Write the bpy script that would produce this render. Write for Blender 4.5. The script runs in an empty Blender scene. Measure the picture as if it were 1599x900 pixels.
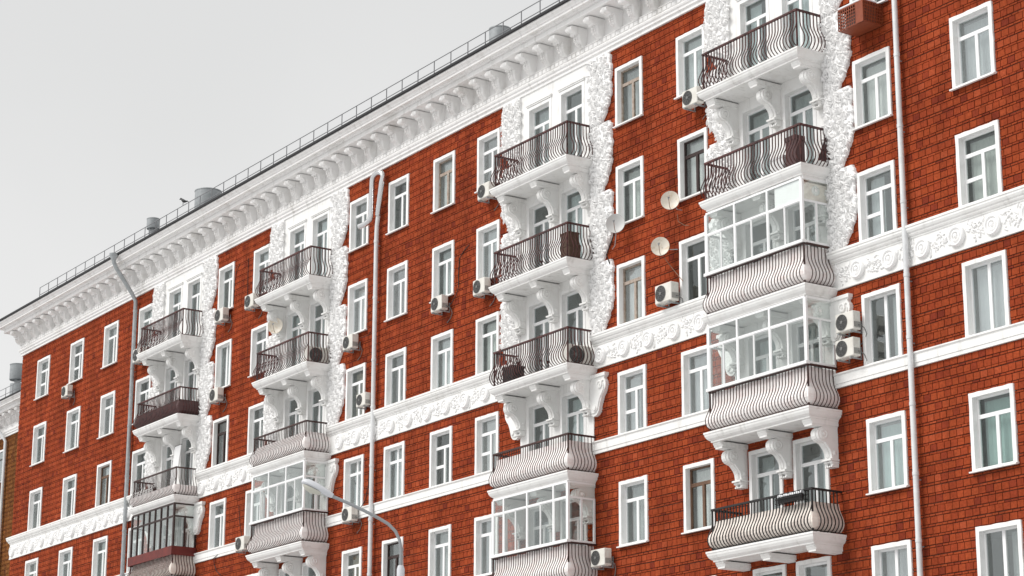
import bpy, math, random
import numpy as np
from mathutils import Vector, Matrix

# ------------------------------------------------------------------ camera, sky, sun, exposure
sc = bpy.context.scene
COL = sc.collection
R = math.radians
cam_d = bpy.data.cameras.new("camera"); cam = bpy.data.objects.new("camera", cam_d); COL.objects.link(cam)
cam_d.sensor_width = 36.0; cam_d.lens = 3477.28 / 1599.0 * 36.0; cam_d.clip_end = 3000.0; cam_d.clip_start = 0.5
YAW, PITCH, ROLL = R(56.603), R(15.305), R(0.198)
d_ = Vector((-math.sin(YAW) * math.cos(PITCH), math.cos(YAW) * math.cos(PITCH), math.sin(PITCH)))
r_ = Vector((math.cos(YAW), math.sin(YAW), 0)); u_ = r_.cross(d_)
r2 = r_ * math.cos(ROLL) + u_ * math.sin(ROLL); u2 = -r_ * math.sin(ROLL) + u_ * math.cos(ROLL)
cam.matrix_world = Matrix(((r2.x, u2.x, -d_.x, 39.938), (r2.y, u2.y, -d_.y, -40.328), (r2.z, u2.z, -d_.z, 1.7), (0, 0, 0, 1)))
sc.camera = cam
sc.render.resolution_x = 1024; sc.render.resolution_y = 576

SUN_EL, SUN_AZ = R(48), R(200)          # high soft light in front of the facade, a little from the left
world = bpy.data.worlds.new("World"); sc.world = world; world.use_nodes = True
wn = world.node_tree.nodes; wl = world.node_tree.links
sky = wn.new("ShaderNodeTexSky"); sky.sky_type = 'NISHITA'; sky.sun_disc = False
sky.sun_elevation = SUN_EL; sky.sun_rotation = SUN_AZ; sky.dust_density = 3.0; sky.air_density = 1.0
hsv = wn.new("ShaderNodeHueSaturation"); hsv.inputs['Saturation'].default_value = 0.0; hsv.inputs['Value'].default_value = 0.35
tc = wn.new("ShaderNodeTexCoord"); nz = wn.new("ShaderNodeTexNoise"); nz.inputs['Scale'].default_value = 3.0; nz.inputs['Detail'].default_value = 5.0
cr = wn.new("ShaderNodeValToRGB"); cr.color_ramp.elements[0].position = 0.0; cr.color_ramp.elements[0].color = (6.5, 6.5, 6.48, 1)
cr.color_ramp.elements[1].position = 1.0; cr.color_ramp.elements[1].color = (5.65, 5.68, 5.68, 1)
sep = wn.new("ShaderNodeSeparateXYZ"); wl.new(tc.outputs['Generated'], sep.inputs[0])
mz = wn.new("ShaderNodeMath"); mz.operation = 'MULTIPLY_ADD'; mz.inputs[1].default_value = 0.34; mz.inputs[2].default_value = -0.17
wl.new(nz.outputs['Fac'], mz.inputs[0])
mz2 = wn.new("ShaderNodeMath"); mz2.operation = 'ADD'; wl.new(sep.outputs['Z'], mz2.inputs[0]); wl.new(mz.outputs[0], mz2.inputs[1])
mr = wn.new("ShaderNodeMapRange"); mr.inputs['From Min'].default_value = 0.16; mr.inputs['From Max'].default_value = 0.42; mr.interpolation_type = 'SMOOTHSTEP'
wl.new(mz2.outputs[0], mr.inputs['Value'])
mixw = wn.new("ShaderNodeMix"); mixw.data_type = 'RGBA'; mixw.inputs['Factor'].default_value = 0.92
wl.new(tc.outputs['Generated'], nz.inputs['Vector']); wl.new(mr.outputs['Result'], cr.inputs['Fac'])
wl.new(sky.outputs['Color'], hsv.inputs['Color']); wl.new(hsv.outputs['Color'], mixw.inputs['A']); wl.new(cr.outputs['Color'], mixw.inputs['B'])
bg = wn.get("Background") or wn.new("ShaderNodeBackground")
wl.new(mixw.outputs['Result'], bg.inputs['Color']); bg.inputs['Strength'].default_value = 0.072
out = wn.get("World Output") or wn.new("ShaderNodeOutputWorld"); wl.new(bg.outputs['Background'], out.inputs['Surface'])

sun_d = bpy.data.lights.new("sun", 'SUN'); sun_d.energy = 1.5; sun_d.angle = R(32); sun_d.color = (1.0, 0.98, 0.95)
sun = bpy.data.objects.new("sun", sun_d); COL.objects.link(sun)
sdir = Vector((math.sin(SUN_AZ) * math.cos(SUN_EL), math.cos(SUN_AZ) * math.cos(SUN_EL), math.sin(SUN_EL)))
sun.rotation_euler = sdir.to_track_quat('Z', 'Y').to_euler(); sun.location = (0, -60, 60)

vs = sc.view_settings; vs.view_transform = 'Standard'; vs.look = 'None'; vs.gamma = 1.0; vs.use_curve_mapping = False
vs.exposure = 0.97

random.seed(7); RNG = np.random.default_rng(11)

# ------------------------------------------------------------------ materials
def mat(name, color, rough=0.7, metal=0.0, noise=None, bump=0.0, bscale=40.0, spec=0.4, streak=0.0):
    m = bpy.data.materials.new(name); m.use_nodes = True
    n = m.node_tree.nodes; l = m.node_tree.links; b = n['Principled BSDF']
    b.inputs['Base Color'].default_value = (*color, 1); b.inputs['Roughness'].default_value = rough
    b.inputs['Metallic'].default_value = metal; b.inputs['Specular IOR Level'].default_value = spec
    if noise or bump:
        g = n.new("ShaderNodeNewGeometry")
    if noise:
        c2, scale, lo, hi = noise
        t = n.new("ShaderNodeTexNoise"); t.inputs['Scale'].default_value = scale; t.inputs['Detail'].default_value = 6.0; t.inputs['Roughness'].default_value = 0.65
        l.new(g.outputs['Position'], t.inputs['Vector'])
        r = n.new("ShaderNodeMapRange"); r.inputs['From Min'].default_value = lo; r.inputs['From Max'].default_value = hi
        l.new(t.outputs['Fac'], r.inputs['Value'])
        mx = n.new("ShaderNodeMix"); mx.data_type = 'RGBA'; mx.inputs['A'].default_value = (*color, 1); mx.inputs['B'].default_value = (*c2, 1)
        l.new(r.outputs['Result'], mx.inputs['Factor']); l.new(mx.outputs['Result'], b.inputs['Base Color'])
    if streak:
        mp = n.new("ShaderNodeVectorMath"); mp.operation = 'MULTIPLY'; mp.inputs[1].default_value = (5.0, 3.0, 0.5); l.new(g.outputs['Position'], mp.inputs[0])
        t = n.new("ShaderNodeTexNoise"); t.inputs['Scale'].default_value = 1.0; t.inputs['Detail'].default_value = 7.0; t.inputs['Roughness'].default_value = 0.6; l.new(mp.outputs['Vector'], t.inputs['Vector'])
        r = n.new("ShaderNodeMapRange"); r.inputs['From Min'].default_value = .56; r.inputs['From Max'].default_value = .74; r.inputs['To Max'].default_value = streak; l.new(t.outputs['Fac'], r.inputs['Value'])
        m2 = n.new("ShaderNodeMix"); m2.data_type = 'RGBA'; m2.inputs['B'].default_value = (.36, .345, .32, 1)
        l.new(mx.outputs['Result'], m2.inputs['A']); l.new(r.outputs['Result'], m2.inputs['Factor']); l.new(m2.outputs['Result'], b.inputs['Base Color'])
    if bump:
        t = n.new("ShaderNodeTexNoise"); t.inputs['Scale'].default_value = bscale; t.inputs['Detail'].default_value = 4.0
        l.new(g.outputs['Position'], t.inputs['Vector'])
        bp = n.new("ShaderNodeBump"); bp.inputs['Strength'].default_value = bump; bp.inputs['Distance'].default_value = 0.02
        l.new(t.outputs['Fac'], bp.inputs['Height']); l.new(bp.outputs['Normal'], b.inputs['Normal'])
    return m

def brick_mat(name, base, per_object):
    m = bpy.data.materials.new(name); m.use_nodes = True
    n = m.node_tree.nodes; l = m.node_tree.links; b = n['Principled BSDF']; b.inputs['Roughness'].default_value = 0.9
    b.inputs['Specular IOR Level'].default_value = 0.08
    if per_object:
        src = n.new("ShaderNodeObjectInfo").outputs['Random']
    else:
        src = n.new("ShaderNodeNewGeometry").outputs['Random Per Island']
    g = n.new("ShaderNodeNewGeometry")
    cr = n.new("ShaderNodeValToRGB"); e = cr.color_ramp.elements
    e[0].position = 0.0; e[0].color = (base[0] * .58, base[1] * .55, base[2] * .8, 1)
    e[1].position = 1.0; e[1].color = (base[0] * 1.10, base[1] * 1.24, base[2] * 1.4, 1)
    k = e.new(0.12); k.color = (base[0] * .86, base[1] * .84, base[2] * .9, 1)
    k = e.new(0.82); k.color = (base[0] * 1.0, base[1] * 1.06, base[2], 1)
    l.new(src, cr.inputs['Fac'])
    t = n.new("ShaderNodeTexNoise"); t.inputs['Scale'].default_value = 0.55; t.inputs['Detail'].default_value = 7.0; t.inputs['Roughness'].default_value = 0.7
    l.new(g.outputs['Position'], t.inputs['Vector'])
    r = n.new("ShaderNodeMapRange"); r.inputs['From Min'].default_value = 0.3; r.inputs['From Max'].default_value = 0.7
    r.inputs['To Min'].default_value = 0.74; r.inputs['To Max'].default_value = 1.20
    l.new(t.outputs['Fac'], r.inputs['Value'])
    t2 = n.new("ShaderNodeTexNoise"); t2.inputs['Scale'].default_value = 14.0; t2.inputs['Detail'].default_value = 5.0
    l.new(g.outputs['Position'], t2.inputs['Vector'])
    r2_ = n.new("ShaderNodeMapRange"); r2_.inputs['From Min'].default_value = 0.3; r2_.inputs['From Max'].default_value = 0.75
    r2_.inputs['To Min'].default_value = 0.80; r2_.inputs['To Max'].default_value = 1.2
    l.new(t2.outputs['Fac'], r2_.inputs['Value'])
    mp = n.new("ShaderNodeVectorMath"); mp.operation = 'MULTIPLY'; mp.inputs[1].default_value = (1.6, 1.0, 0.18); l.new(g.outputs['Position'], mp.inputs[0])
    t3 = n.new("ShaderNodeTexNoise"); t3.inputs['Scale'].default_value = 1.0; t3.inputs['Detail'].default_value = 5.0; l.new(mp.outputs['Vector'], t3.inputs['Vector'])
    r3_ = n.new("ShaderNodeMapRange"); r3_.inputs['From Min'].default_value = 0.35; r3_.inputs['From Max'].default_value = 0.6
    r3_.inputs['To Min'].default_value = 0.80; r3_.inputs['To Max'].default_value = 1.04; l.new(t3.outputs['Fac'], r3_.inputs['Value'])
    m0 = n.new("ShaderNodeMath"); m0.operation = 'MULTIPLY'; l.new(r.outputs['Result'], m0.inputs[0]); l.new(r3_.outputs['Result'], m0.inputs[1])
    mm = n.new("ShaderNodeMath"); mm.operation = 'MULTIPLY'; l.new(m0.outputs[0], mm.inputs[0]); l.new(r2_.outputs['Result'], mm.inputs[1])
    v = n.new("ShaderNodeVectorMath"); v.operation = 'SCALE'; l.new(cr.outputs['Color'], v.inputs[0]); l.new(mm.outputs[0], v.inputs['Scale'])
    l.new(v.outputs['Vector'], b.inputs['Base Color'])
    bp = n.new("ShaderNodeBump"); bp.inputs['Strength'].default_value = 0.5; bp.inputs['Distance'].default_value = 0.01
    l.new(t2.outputs['Fac'], bp.inputs['Height']); l.new(bp.outputs['Normal'], b.inputs['Normal'])
    return m

def glass_mat(name, tint, mult):
    m = bpy.data.materials.new(name); m.use_nodes = True
    n = m.node_tree.nodes; l = m.node_tree.links; n.remove(n['Principled BSDF'])
    o = n['Material Output']
    tr = n.new("ShaderNodeBsdfTransparent"); tr.inputs['Color'].default_value = (*tint, 1)
    gl = n.new("ShaderNodeBsdfGlossy"); gl.inputs['Roughness'].default_value = 0.02; gl.inputs['Color'].default_value = (0.93, 0.97, 0.97, 1)
    lw = n.new("ShaderNodeLayerWeight"); lw.inputs['Blend'].default_value = 0.5
    pw = n.new("ShaderNodeMath"); pw.operation = 'POWER'; pw.inputs[1].default_value = 4.0; l.new(lw.outputs['Facing'], pw.inputs[0])
    mu = n.new("ShaderNodeMath"); mu.operation = 'MULTIPLY_ADD'; mu.use_clamp = True; mu.inputs[1].default_value = 1 - mult; mu.inputs[2].default_value = mult
    l.new(pw.outputs[0], mu.inputs[0])
    mx = n.new("ShaderNodeMixShader"); l.new(mu.outputs[0], mx.inputs['Fac']); l.new(tr.outputs[0], mx.inputs[1]); l.new(gl.outputs[0], mx.inputs[2])
    l.new(mx.outputs[0], o.inputs['Surface'])
    return m

BR = (0.312, 0.0545, 0.0190)
M = dict(
    brick=brick_mat("brick_facing", BR, False), brick_one=brick_mat("brick_facing_single", BR, True),
    brick_wing=brick_mat("brick_wing", (0.20, 0.075, 0.022), False),
    mortar=mat("mortar", (0.145, 0.040, 0.018), 0.95, noise=((0.07, 0.02, 0.012), 3.0, .35, .7)),
    plaster=mat("white_plaster", (0.83, 0.825, 0.81), 0.75, noise=((0.70, 0.685, 0.66), 1.3, .5, .8), bump=0.25, bscale=30, streak=.40),
    carving=mat("white_carving", (0.89, 0.885, 0.88), 0.8, noise=((0.82, 0.81, 0.80), 2.0, .5, .8), bump=0.2, bscale=60),
    cornice=mat("cornice_plaster", (0.87, 0.86, 0.85), 0.8, noise=((0.64, 0.62, 0.59), 0.9, .52, .8), bump=0.25, bscale=35, streak=.45),
    casing=mat("white_window_casing", (0.83, 0.825, 0.815), 0.6, noise=((0.68, 0.67, 0.65), 2.5, .52, .8), bump=0.1, streak=.35),
    pvc=mat("white_plastic_frame", (0.84, 0.84, 0.84), 0.35),
    wood=mat("brown_wood_frame", (0.16, 0.085, 0.05), 0.5, noise=((0.09, 0.05, 0.03), 9.0, .4, .7)),
    oldwood=mat("weathered_wood_frame", (0.42, 0.36, 0.31), 0.7, noise=((0.28, 0.2, 0.15), 8.0, .4, .65)),
    darkwood=mat("dark_brown_frame", (0.035, 0.018, 0.016), 0.45),
    iron=mat("maroon_iron", (0.10, 0.030, 0.027), 0.5, noise=((0.02, 0.010, 0.010), 6.0, .4, .65)),
    iron_thin=mat("maroon_iron_thin", (0.045, 0.018, 0.016), 0.5, noise=((0.12, 0.04, 0.025), 5.0, .55, .75)),
    iron_black=mat("black_iron", (0.018, 0.016, 0.016), 0.5),
    red_sheet=mat("maroon_sheet", (0.16, 0.022, 0.016), 0.55, noise=((0.09, 0.015, 0.012), 4.0, .4, .7)),
    sheet_cream=mat("cream_sheet", (0.86, 0.79, 0.72), 0.6, noise=((0.62, 0.53, 0.48), 3.0, .45, .7)),
    sheet_pink=mat("pale_sheet", (0.90, 0.865, 0.85), 0.6, noise=((0.80, 0.70, 0.68), 3.5, .45, .7)),
    sheet_dark=mat("dark_brown_sheet", (0.10, 0.055, 0.055), 0.5),
    roof=mat("dark_roof_metal", (0.022, 0.022, 0.024), 0.6),
    zinc=mat("galvanised_metal", (0.40, 0.42, 0.43), 0.5, 0.3, noise=((0.30, 0.32, 0.33), 5.0, .4, .7)),
    chrome=mat("shiny_duct_metal", (0.70, 0.70, 0.71), 0.22, 0.9),
    pipe=mat("white_painted_pipe", (0.72, 0.73, 0.735), 0.4, 0.1, noise=((0.60, 0.61, 0.62), 2.0, .45, .7)),
    rail=mat("grey_roof_railing", (0.22, 0.22, 0.23), 0.6),
    ac=mat("cream_white_ac_casing", (0.72, 0.70, 0.65), 0.45, noise=((0.58, 0.55, 0.49), 3.0, .5, .8)),
    ac_dark=mat("dark_ac_grille", (0.06, 0.06, 0.06), 0.6),
    ac_guard=mat("ac_fan_guard", (0.16, 0.16, 0.155), 0.5),
    black=mat("black_rubber", (0.015, 0.014, 0.014), 0.6),
    cage=mat("maroon_perforated_cage", (0.26, 0.06, 0.022), 0.5, noise=((0.19, 0.04, 0.018), 7.0, .4, .7)),
    dish=mat("satellite_dish_paint", (0.72, 0.67, 0.58), 0.5, noise=((0.55, 0.42, 0.28), 6.0, .52, .75)),
    dish_grey=mat("grey_dish_paint", (0.55, 0.55, 0.54), 0.5),
    rust=mat("rusty_bracket", (0.25, 0.14, 0.09), 0.7),
    lamp=mat("lamp_grey_paint", (0.30, 0.31, 0.32), 0.45, 0.2),
    lamp_top=mat("lamp_housing_pale", (0.62, 0.63, 0.66), 0.5),
    lens=mat("lamp_lens", (0.55, 0.54, 0.47), 0.25),
    snow=mat("snow", (0.86, 0.87, 0.89), 0.8, bump=0.4, bscale=20),
    ground=mat("slushy_ground", (0.56, 0.57, 0.58), 0.85, noise=((0.38, 0.38, 0.38), 0.25, .4, .7), bump=0.3, bscale=2),
    inner=mat("room_wall", (0.30, 0.29, 0.27), 0.9),
    cardboard=mat("brown_box", (0.10, 0.06, 0.042), 0.8),
    bird=mat("bird_feathers", (0.02, 0.02, 0.022), 0.6),
    white_sheet=mat("white_board", (0.76, 0.76, 0.76), 0.5),
    glass=glass_mat("window_glass", (0.93, 0.955, 0.95), 0.15), glassA=glass_mat("window_glass_dark", (0.84, 0.87, 0.86), 0.08), glassB=glass_mat("window_glass_bright", (0.94, 0.96, 0.96), 0.24),
    glass2=glass_mat("balcony_glass", (0.97, 0.985, 0.98), 0.075),
    glass3=glass_mat("door_glass", (0.93, 0.97, 0.965), 0.13),
)
CURT = [mat("curtain_white", (0.74, 0.74, 0.72), 0.9), mat("curtain_grey", (0.42, 0.43, 0.43), 0.9),
        mat("curtain_beige", (0.50, 0.44, 0.36), 0.9), mat("curtain_sheer_blue", (0.60, 0.625, 0.63), 0.9),
        mat("curtain_olive", (0.30, 0.20, 0.06), 0.9), mat("curtain_mint", (0.50, 0.66, 0.63), 0.9)]
CI = dict(w=0, g=1, b=2, s=3, o=4, m=5)

# ------------------------------------------------------------------ mesh helpers
class MB:
    def __init__(s): s.v = []; s.f = []
    def add(s, vs, fs):
        o = len(s.v); s.v += [tuple(p) for p in vs]; s.f += [tuple(i + o for i in q) for q in fs]; return s
    def box(s, x0, x1, y0, y1, z0, z1):
        return s.add([(x0, y0, z0), (x1, y0, z0), (x1, y1, z0), (x0, y1, z0), (x0, y0, z1), (x1, y0, z1), (x1, y1, z1), (x0, y1, z1)],
                     [(0, 3, 2, 1), (4, 5, 6, 7), (0, 1, 5, 4), (1, 2, 6, 5), (2, 3, 7, 6), (3, 0, 4, 7)])
    def bbox(s, x0, x1, y0, y1, z0, z1, c=0.02):
        """box with chamfered edges"""
        vs = []; X = (x0, x1); Y = (y0, y1); Z = (z0, z1)
        idx = {}
        for i in (0, 1):
            for j in (0, 1):
                for k in (0, 1):
                    sx, sy, sz = (1 - 2 * i) * c, (1 - 2 * j) * c, (1 - 2 * k) * c
                    for a, p in (('x', (X[i], Y[j] + sy, Z[k] + sz)), ('y', (X[i] + sx, Y[j], Z[k] + sz)), ('z', (X[i] + sx, Y[j] + sy, Z[k]))):
                        idx[(i, j, k, a)] = len(vs); vs.append(p)
        fs = []
        for i in (0, 1):
            fs.append([idx[(i, 0, 0, 'x')], idx[(i, 1, 0, 'x')], idx[(i, 1, 1, 'x')], idx[(i, 0, 1, 'x')]])
            fs.append([idx[(0, i, 0, 'y')], idx[(1, i, 0, 'y')], idx[(1, i, 1, 'y')], idx[(0, i, 1, 'y')]])
            fs.append([idx[(0, 0, i, 'z')], idx[(1, 0, i, 'z')], idx[(1, 1, i, 'z')], idx[(0, 1, i, 'z')]])
        for i in (0, 1):
            for j in (0, 1):
                fs.append([idx[(i, j, 0, 'x')], idx[(i, j, 0, 'y')], idx[(i, j, 1, 'y')], idx[(i, j, 1, 'x')]])
                fs.append([idx[(i, 0, j, 'x')], idx[(i, 0, j, 'z')], idx[(i, 1, j, 'z')], idx[(i, 1, j, 'x')]])
                fs.append([idx[(0, i, j, 'y')], idx[(0, i, j, 'z')], idx[(1, i, j, 'z')], idx[(1, i, j, 'y')]])
                for k in (0, 1):
                    fs.append([idx[(i, j, k, 'x')], idx[(i, j, k, 'y')], idx[(i, j, k, 'z')]])
        return s.add(vs, fs)
    def prism_x(s, prof, x0, x1):
        """closed (y,z) outline extruded along x"""
        n = len(prof)
        vs = [(x0, y, z) for y, z in prof] + [(x1, y, z) for y, z in prof]
        fs = [(i, (i + 1) % n, (i + 1) % n + n, i + n) for i in range(n)] + [tuple(range(n)), tuple(range(2 * n - 1, n - 1, -1))]
        return s.add(vs, fs)
    def prism_y(s, prof, y0, y1):
        n = len(prof)
        vs = [(x, y0, z) for x, z in prof] + [(x, y1, z) for x, z in prof]
        fs = [(i, (i + 1) % n, (i + 1) % n + n, i + n) for i in range(n)] + [tuple(range(n)), tuple(range(2 * n - 1, n - 1, -1))]
        return s.add(vs, fs)
    def tube(s, pts, r, k=8, cap=True):
        pts = [Vector(p) for p in pts]; n = len(pts)
        rs = r if isinstance(r, (list, tuple)) else [r] * n
        vs = []; up = None
        for i, p in enumerate(pts):
            t = (pts[min(i + 1, n - 1)] - pts[max(i - 1, 0)]).normalized()
            if up is None:
                up = Vector((0, 1, 0)) if abs(t.y) < .9 else Vector((1, 0, 0))
            a = (up - t * up.dot(t)).normalized(); up = a; b = t.cross(a)
            for q in range(k):
                an = 2 * math.pi * (q + .5) / k
                vs.append(p + (a * math.cos(an) + b * math.sin(an)) * rs[i])
        fs = [(i * k + q, i * k + (q + 1) % k, (i + 1) * k + (q + 1) % k, (i + 1) * k + q) for i in range(n - 1) for q in range(k)]
        if cap: fs += [tuple(range(k - 1, -1, -1)), tuple(range((n - 1) * k, n * k))]
        return s.add(vs, fs)
    def lathe(s, prof, k=20, axis='z', c=(0, 0, 0)):
        """(r,h) profile revolved"""
        n = len(prof); vs = []
        for r, h in prof:
            for q in range(k):
                a = 2 * math.pi * q / k
                x, y, z = r * math.cos(a), r * math.sin(a), h
                if axis == 'y': x, y, z = r * math.cos(a), h, r * math.sin(a)
                if axis == 'x': x, y, z = h, r * math.cos(a), r * math.sin(a)
                vs.append((x + c[0], y + c[1], z + c[2]))
        fs = [(i * k + q, i * k + (q + 1) % k, (i + 1) * k + (q + 1) % k, (i + 1) * k + q) for i in range(n - 1) for q in range(k)]
        fs += [tuple(range(k - 1, -1, -1)), tuple(range((n - 1) * k, n * k))]
        return s.add(vs, fs)
    def mesh(s, name, m, smooth=False):
        me = bpy.data.meshes.new(name); me.from_pydata(s.v, [], s.f); me.materials.append(m)
        import bmesh
        bm = bmesh.new(); bm.from_mesh(me); bmesh.ops.recalc_face_normals(bm, faces=bm.faces); bm.to_mesh(me); bm.free()
        if smooth:
            me.polygons.foreach_set('use_smooth', [True] * len(me.polygons))
            try: me.set_sharp_from_angle(angle=R(40))
            except Exception: pass
        me.update(); return me

def link(name, me, parent=None, loc=(0, 0, 0), rot=None, kind=None):
    o = bpy.data.objects.new(name, me); COL.objects.link(o); o.location = loc
    if rot: o.rotation_euler = rot
    if parent: o.parent = parent
    if kind: o['kind'] = kind
    return o
def put(name, mb, m, parent=None, loc=(0, 0, 0), smooth=False, kind=None, rot=None):
    return link(name, mb.mesh(name, M[m] if isinstance(m, str) else m, smooth), parent, loc, rot, kind)
def thing(name, label, cat, loc=(0, 0, 0), group=None, rot=None):
    o = link(name, None, None, loc, rot); o['label'] = label; o['category'] = cat
    if group: o['group'] = group
    return o
def tag(o, label, cat, group=None):
    o['label'] = label; o['category'] = cat
    if group: o['group'] = group
    return o
CACHE = {}
def cached(key, fn):
    if key not in CACHE: CACHE[key] = fn()
    return CACHE[key]

# ------------------------------------------------------------------ layout of the facade (metres; x along the street, z up)
XL, XR = -66.9, 5.2                 # facade ends
ZTOP = 28.45                        # underside of the cornice
BAYS = [-47.5, -36.0, -18.55, -7.115]
SLABZ = [24.95, 21.5, 18.02, 14.57, 11.14]
ROWT = [27.77, 24.395, 21.095, 17.60, 14.13, 10.70]
WH = 2.02
COLX = [-63.87, -59.59, -55.5, -51.54, -43.37, -40.05, -31.91, -28.94, -25.70, -22.72, -14.40, -11.15, -3.09, 0.78]
COLW = [1.62, 1.62, 1.62, 1.62, 1.46, 1.50, 1.46, 1.46, 1.46, 1.46, 1.46, 1.46, 1.50, 1.56]

# ------------------------------------------------------------------ ground
put('ground', MB().add([(-600, -500, 0), (500, -500, 0), (500, 600, 0), (-600, 600, 0)], [(0, 1, 2, 3)]), 'ground', kind='structure')

building = thing('apartment_building', 'long red brick apartment block with white carved trim and bowed iron balconies', 'building', ((XL + XR) / 2, 0, 0))
BL = Vector(building.location)
def B(name, mb, m, loc=(0, 0, 0), **k):
    o = put(name, mb, m, building, Vector(loc) - BL, **k); return o
def Blink(name, me, loc, kind=None, rot=None):
    return link(name, me, building, Vector(loc) - BL, rot, kind)

# openings: (x0,x1,z0,z1) of the outer casing of every window and door
WINS = []
for ci, cx in enumerate(COLX):
    for ri, zt in enumerate(ROWT):
        x = cx - 0
        if ri == 5 and ci < 10: continue
        if ri == 4 and ci in (0, 1, 2): continue
        if ri == 4 and ci in (3, 4): continue
        if (ci, ri) in ((13, 0),): pass
        WINS.append((ci, ri, cx, zt, COLW[ci]))
DOORS = []
for bi, cb in enumerate(BAYS):
    for fi, sz in enumerate(SLABZ):
        if bi < 2 and fi == 4: 
            if bi == 0: continue
        for s in (-1, 1):
            top = sz + 2.97 if fi == 0 else sz + 2.92
            DOORS.append((bi, fi, cb + s * 0.965, sz + 0.06, top, 1.46))
# the two windows below the lowest balcony of the nearest bay
for s in (-1, 1): WINS.append((20 + s, 5, BAYS[3] + s * 0.93, 10.66, 1.42))

def free_spans(z0, z1, x0, x1, rects):
    spans = [(x0, x1)]
    for a, b, c, d in rects:
        if d <= z0 + 1e-6 or c >= z1 - 1e-6: continue
        ns = []
        for p, q in spans:
            if b <= p or a >= q: ns.append((p, q)); continue
            if a > p: ns.append((p, a))
            if b < q: ns.append((b, q))
        spans = ns
    return [(p, q) for p, q in spans if q - p > 0.03]

holes = [(cx - w / 2 + .05, cx + w / 2 - .05, zt - WH + .03, zt - .05) for _, _, cx, zt, w in WINS] + \
        [(cx - w / 2 + .05, cx + w / 2 - .05, z0, z1 - .05) for _, _, cx, z0, z1, w in DOORS]
# backing wall with the openings cut out
zs = sorted({0.0, ZTOP + 1.2} | {h[2] for h in holes} | {h[3] for h in holes})
mb = MB()
for z0, z1 in zip(zs[:-1], zs[1:]):
    if z1 - z0 < 1e-4: continue
    for p, q in free_spans(z0, z1, XL + .02, XR, holes):
        mb.add([(p, .02, z0), (q, .02, z0), (q, .02, z1), (p, .02, z1)], [(0, 1, 2, 3)])
mb.add([(XL + .02, .02, 0), (XL + .02, 14, 0), (XL + .02, 14, 29.6), (XL + .02, .02, 29.6)], [(0, 1, 2, 3)])
mb.add([(XR, .02, 0), (XR, 14, 0), (XR, 14, 29.6), (XR, .02, 29.6)], [(0, 1, 2, 3)])
mb.add([(XL, 14, 0), (XR, 14, 0), (XR, 14, 29.6), (XL, 14, 29.6)], [(0, 1, 2, 3)])
B('wall', mb, 'mortar')
B('interior_wall', MB().box(XL + .3, XR - .3, 2.6, 2.8, 0, 29.4), 'inner')
mb = MB()
for z in (28.3, 24.9, 21.5, 18.0, 14.5, 11.1, 7.7): mb.box(XL + .3, XR - .3, .3, 2.6, z - .2, z - .05)
B('floor_slab', mb, 'inner')

# ------------------------------------------------------------------ bricks
BAND = (17.95, 19.07); SILLB = (15.20, 15.60)
skip = [(cx - w / 2, cx + w / 2, zt - WH, zt) for _, _, cx, zt, w in WINS]
skip += [(cb - 2.1, cb + 2.1, 14.3, ZTOP) for cb in BAYS]
skip += [(cx - w / 2, cx + w / 2, z0, z1) for bi, fi, cx, z0, z1, w in DOORS if fi == 4]
skip += [(XL - 1, XR + 1, *BAND), (XL - 1, XR + 1, *SILLB)]
for cb in BAYS:
    for s in (-1, 1):
        a, b = sorted((cb + s * 2.1, cb + s * 2.72)); skip.append((a, b, 19.0, ZTOP))
def brick_courses(x0, x1, z0, z1, rects):
    """courses of tall facing blocks and thin bricks in turn; pieces are cut round the rects"""
    out = []; z = z0; k = 0
    while z < z1 - .02:
        tall = k % 2 == 0
        h = .180 if tall else .055
        zt = min(z + h, z1)
        full = [r for r in rects if r[2] <= z and r[3] >= zt]
        part = [r for r in rects if not (r[2] <= z and r[3] >= zt) and r[3] > z and r[2] < zt]
        off = (k * 0.137 + random.random() * .05) % .25
        ph = random.random() * 6
        for p, q in free_spans(z, zt, x0, x1, full):
            cuts = sorted({p, q} | {v for r in part for v in r[:2] if p < v < q})
            for p1, q1 in zip(cuts[:-1], cuts[1:]):
                za, zb = z, zt
                for r in part:
                    if r[0] < (p1 + q1) / 2 < r[1]:
                        if r[2] <= za + 1e-6: za = max(za, r[3])
                        else: zb = min(zb, r[2])
                if zb - za < .012: continue
                whole = za == z and zb == zt
                x = x0 + math.floor((p1 - x0) / .25) * .25 - off
                rs = random.Random(int((x0 + 500) * 7 + k * 13 + p * 100))
                while x < q1:
                    w = .25 + (rs.random() - .5) * (.05 if tall else .08)
                    a, b = max(x + .0065, p1 + .003), min(x + w - .0065, q1 - .003)
                    if b - a > .02:
                        dz = .007 * math.sin(a * .8 + ph) + rs.uniform(-.002, .002) if whole else 0
                        out.append((a, b, za + dz, zb - .001 + dz + (rs.uniform(-.004, .003) if whole else 0), tall))
                    x += w
        z += h + .016; k += 1
    return out
bricks = brick_courses(XL, XR, 7.0, ZTOP, skip)
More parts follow.
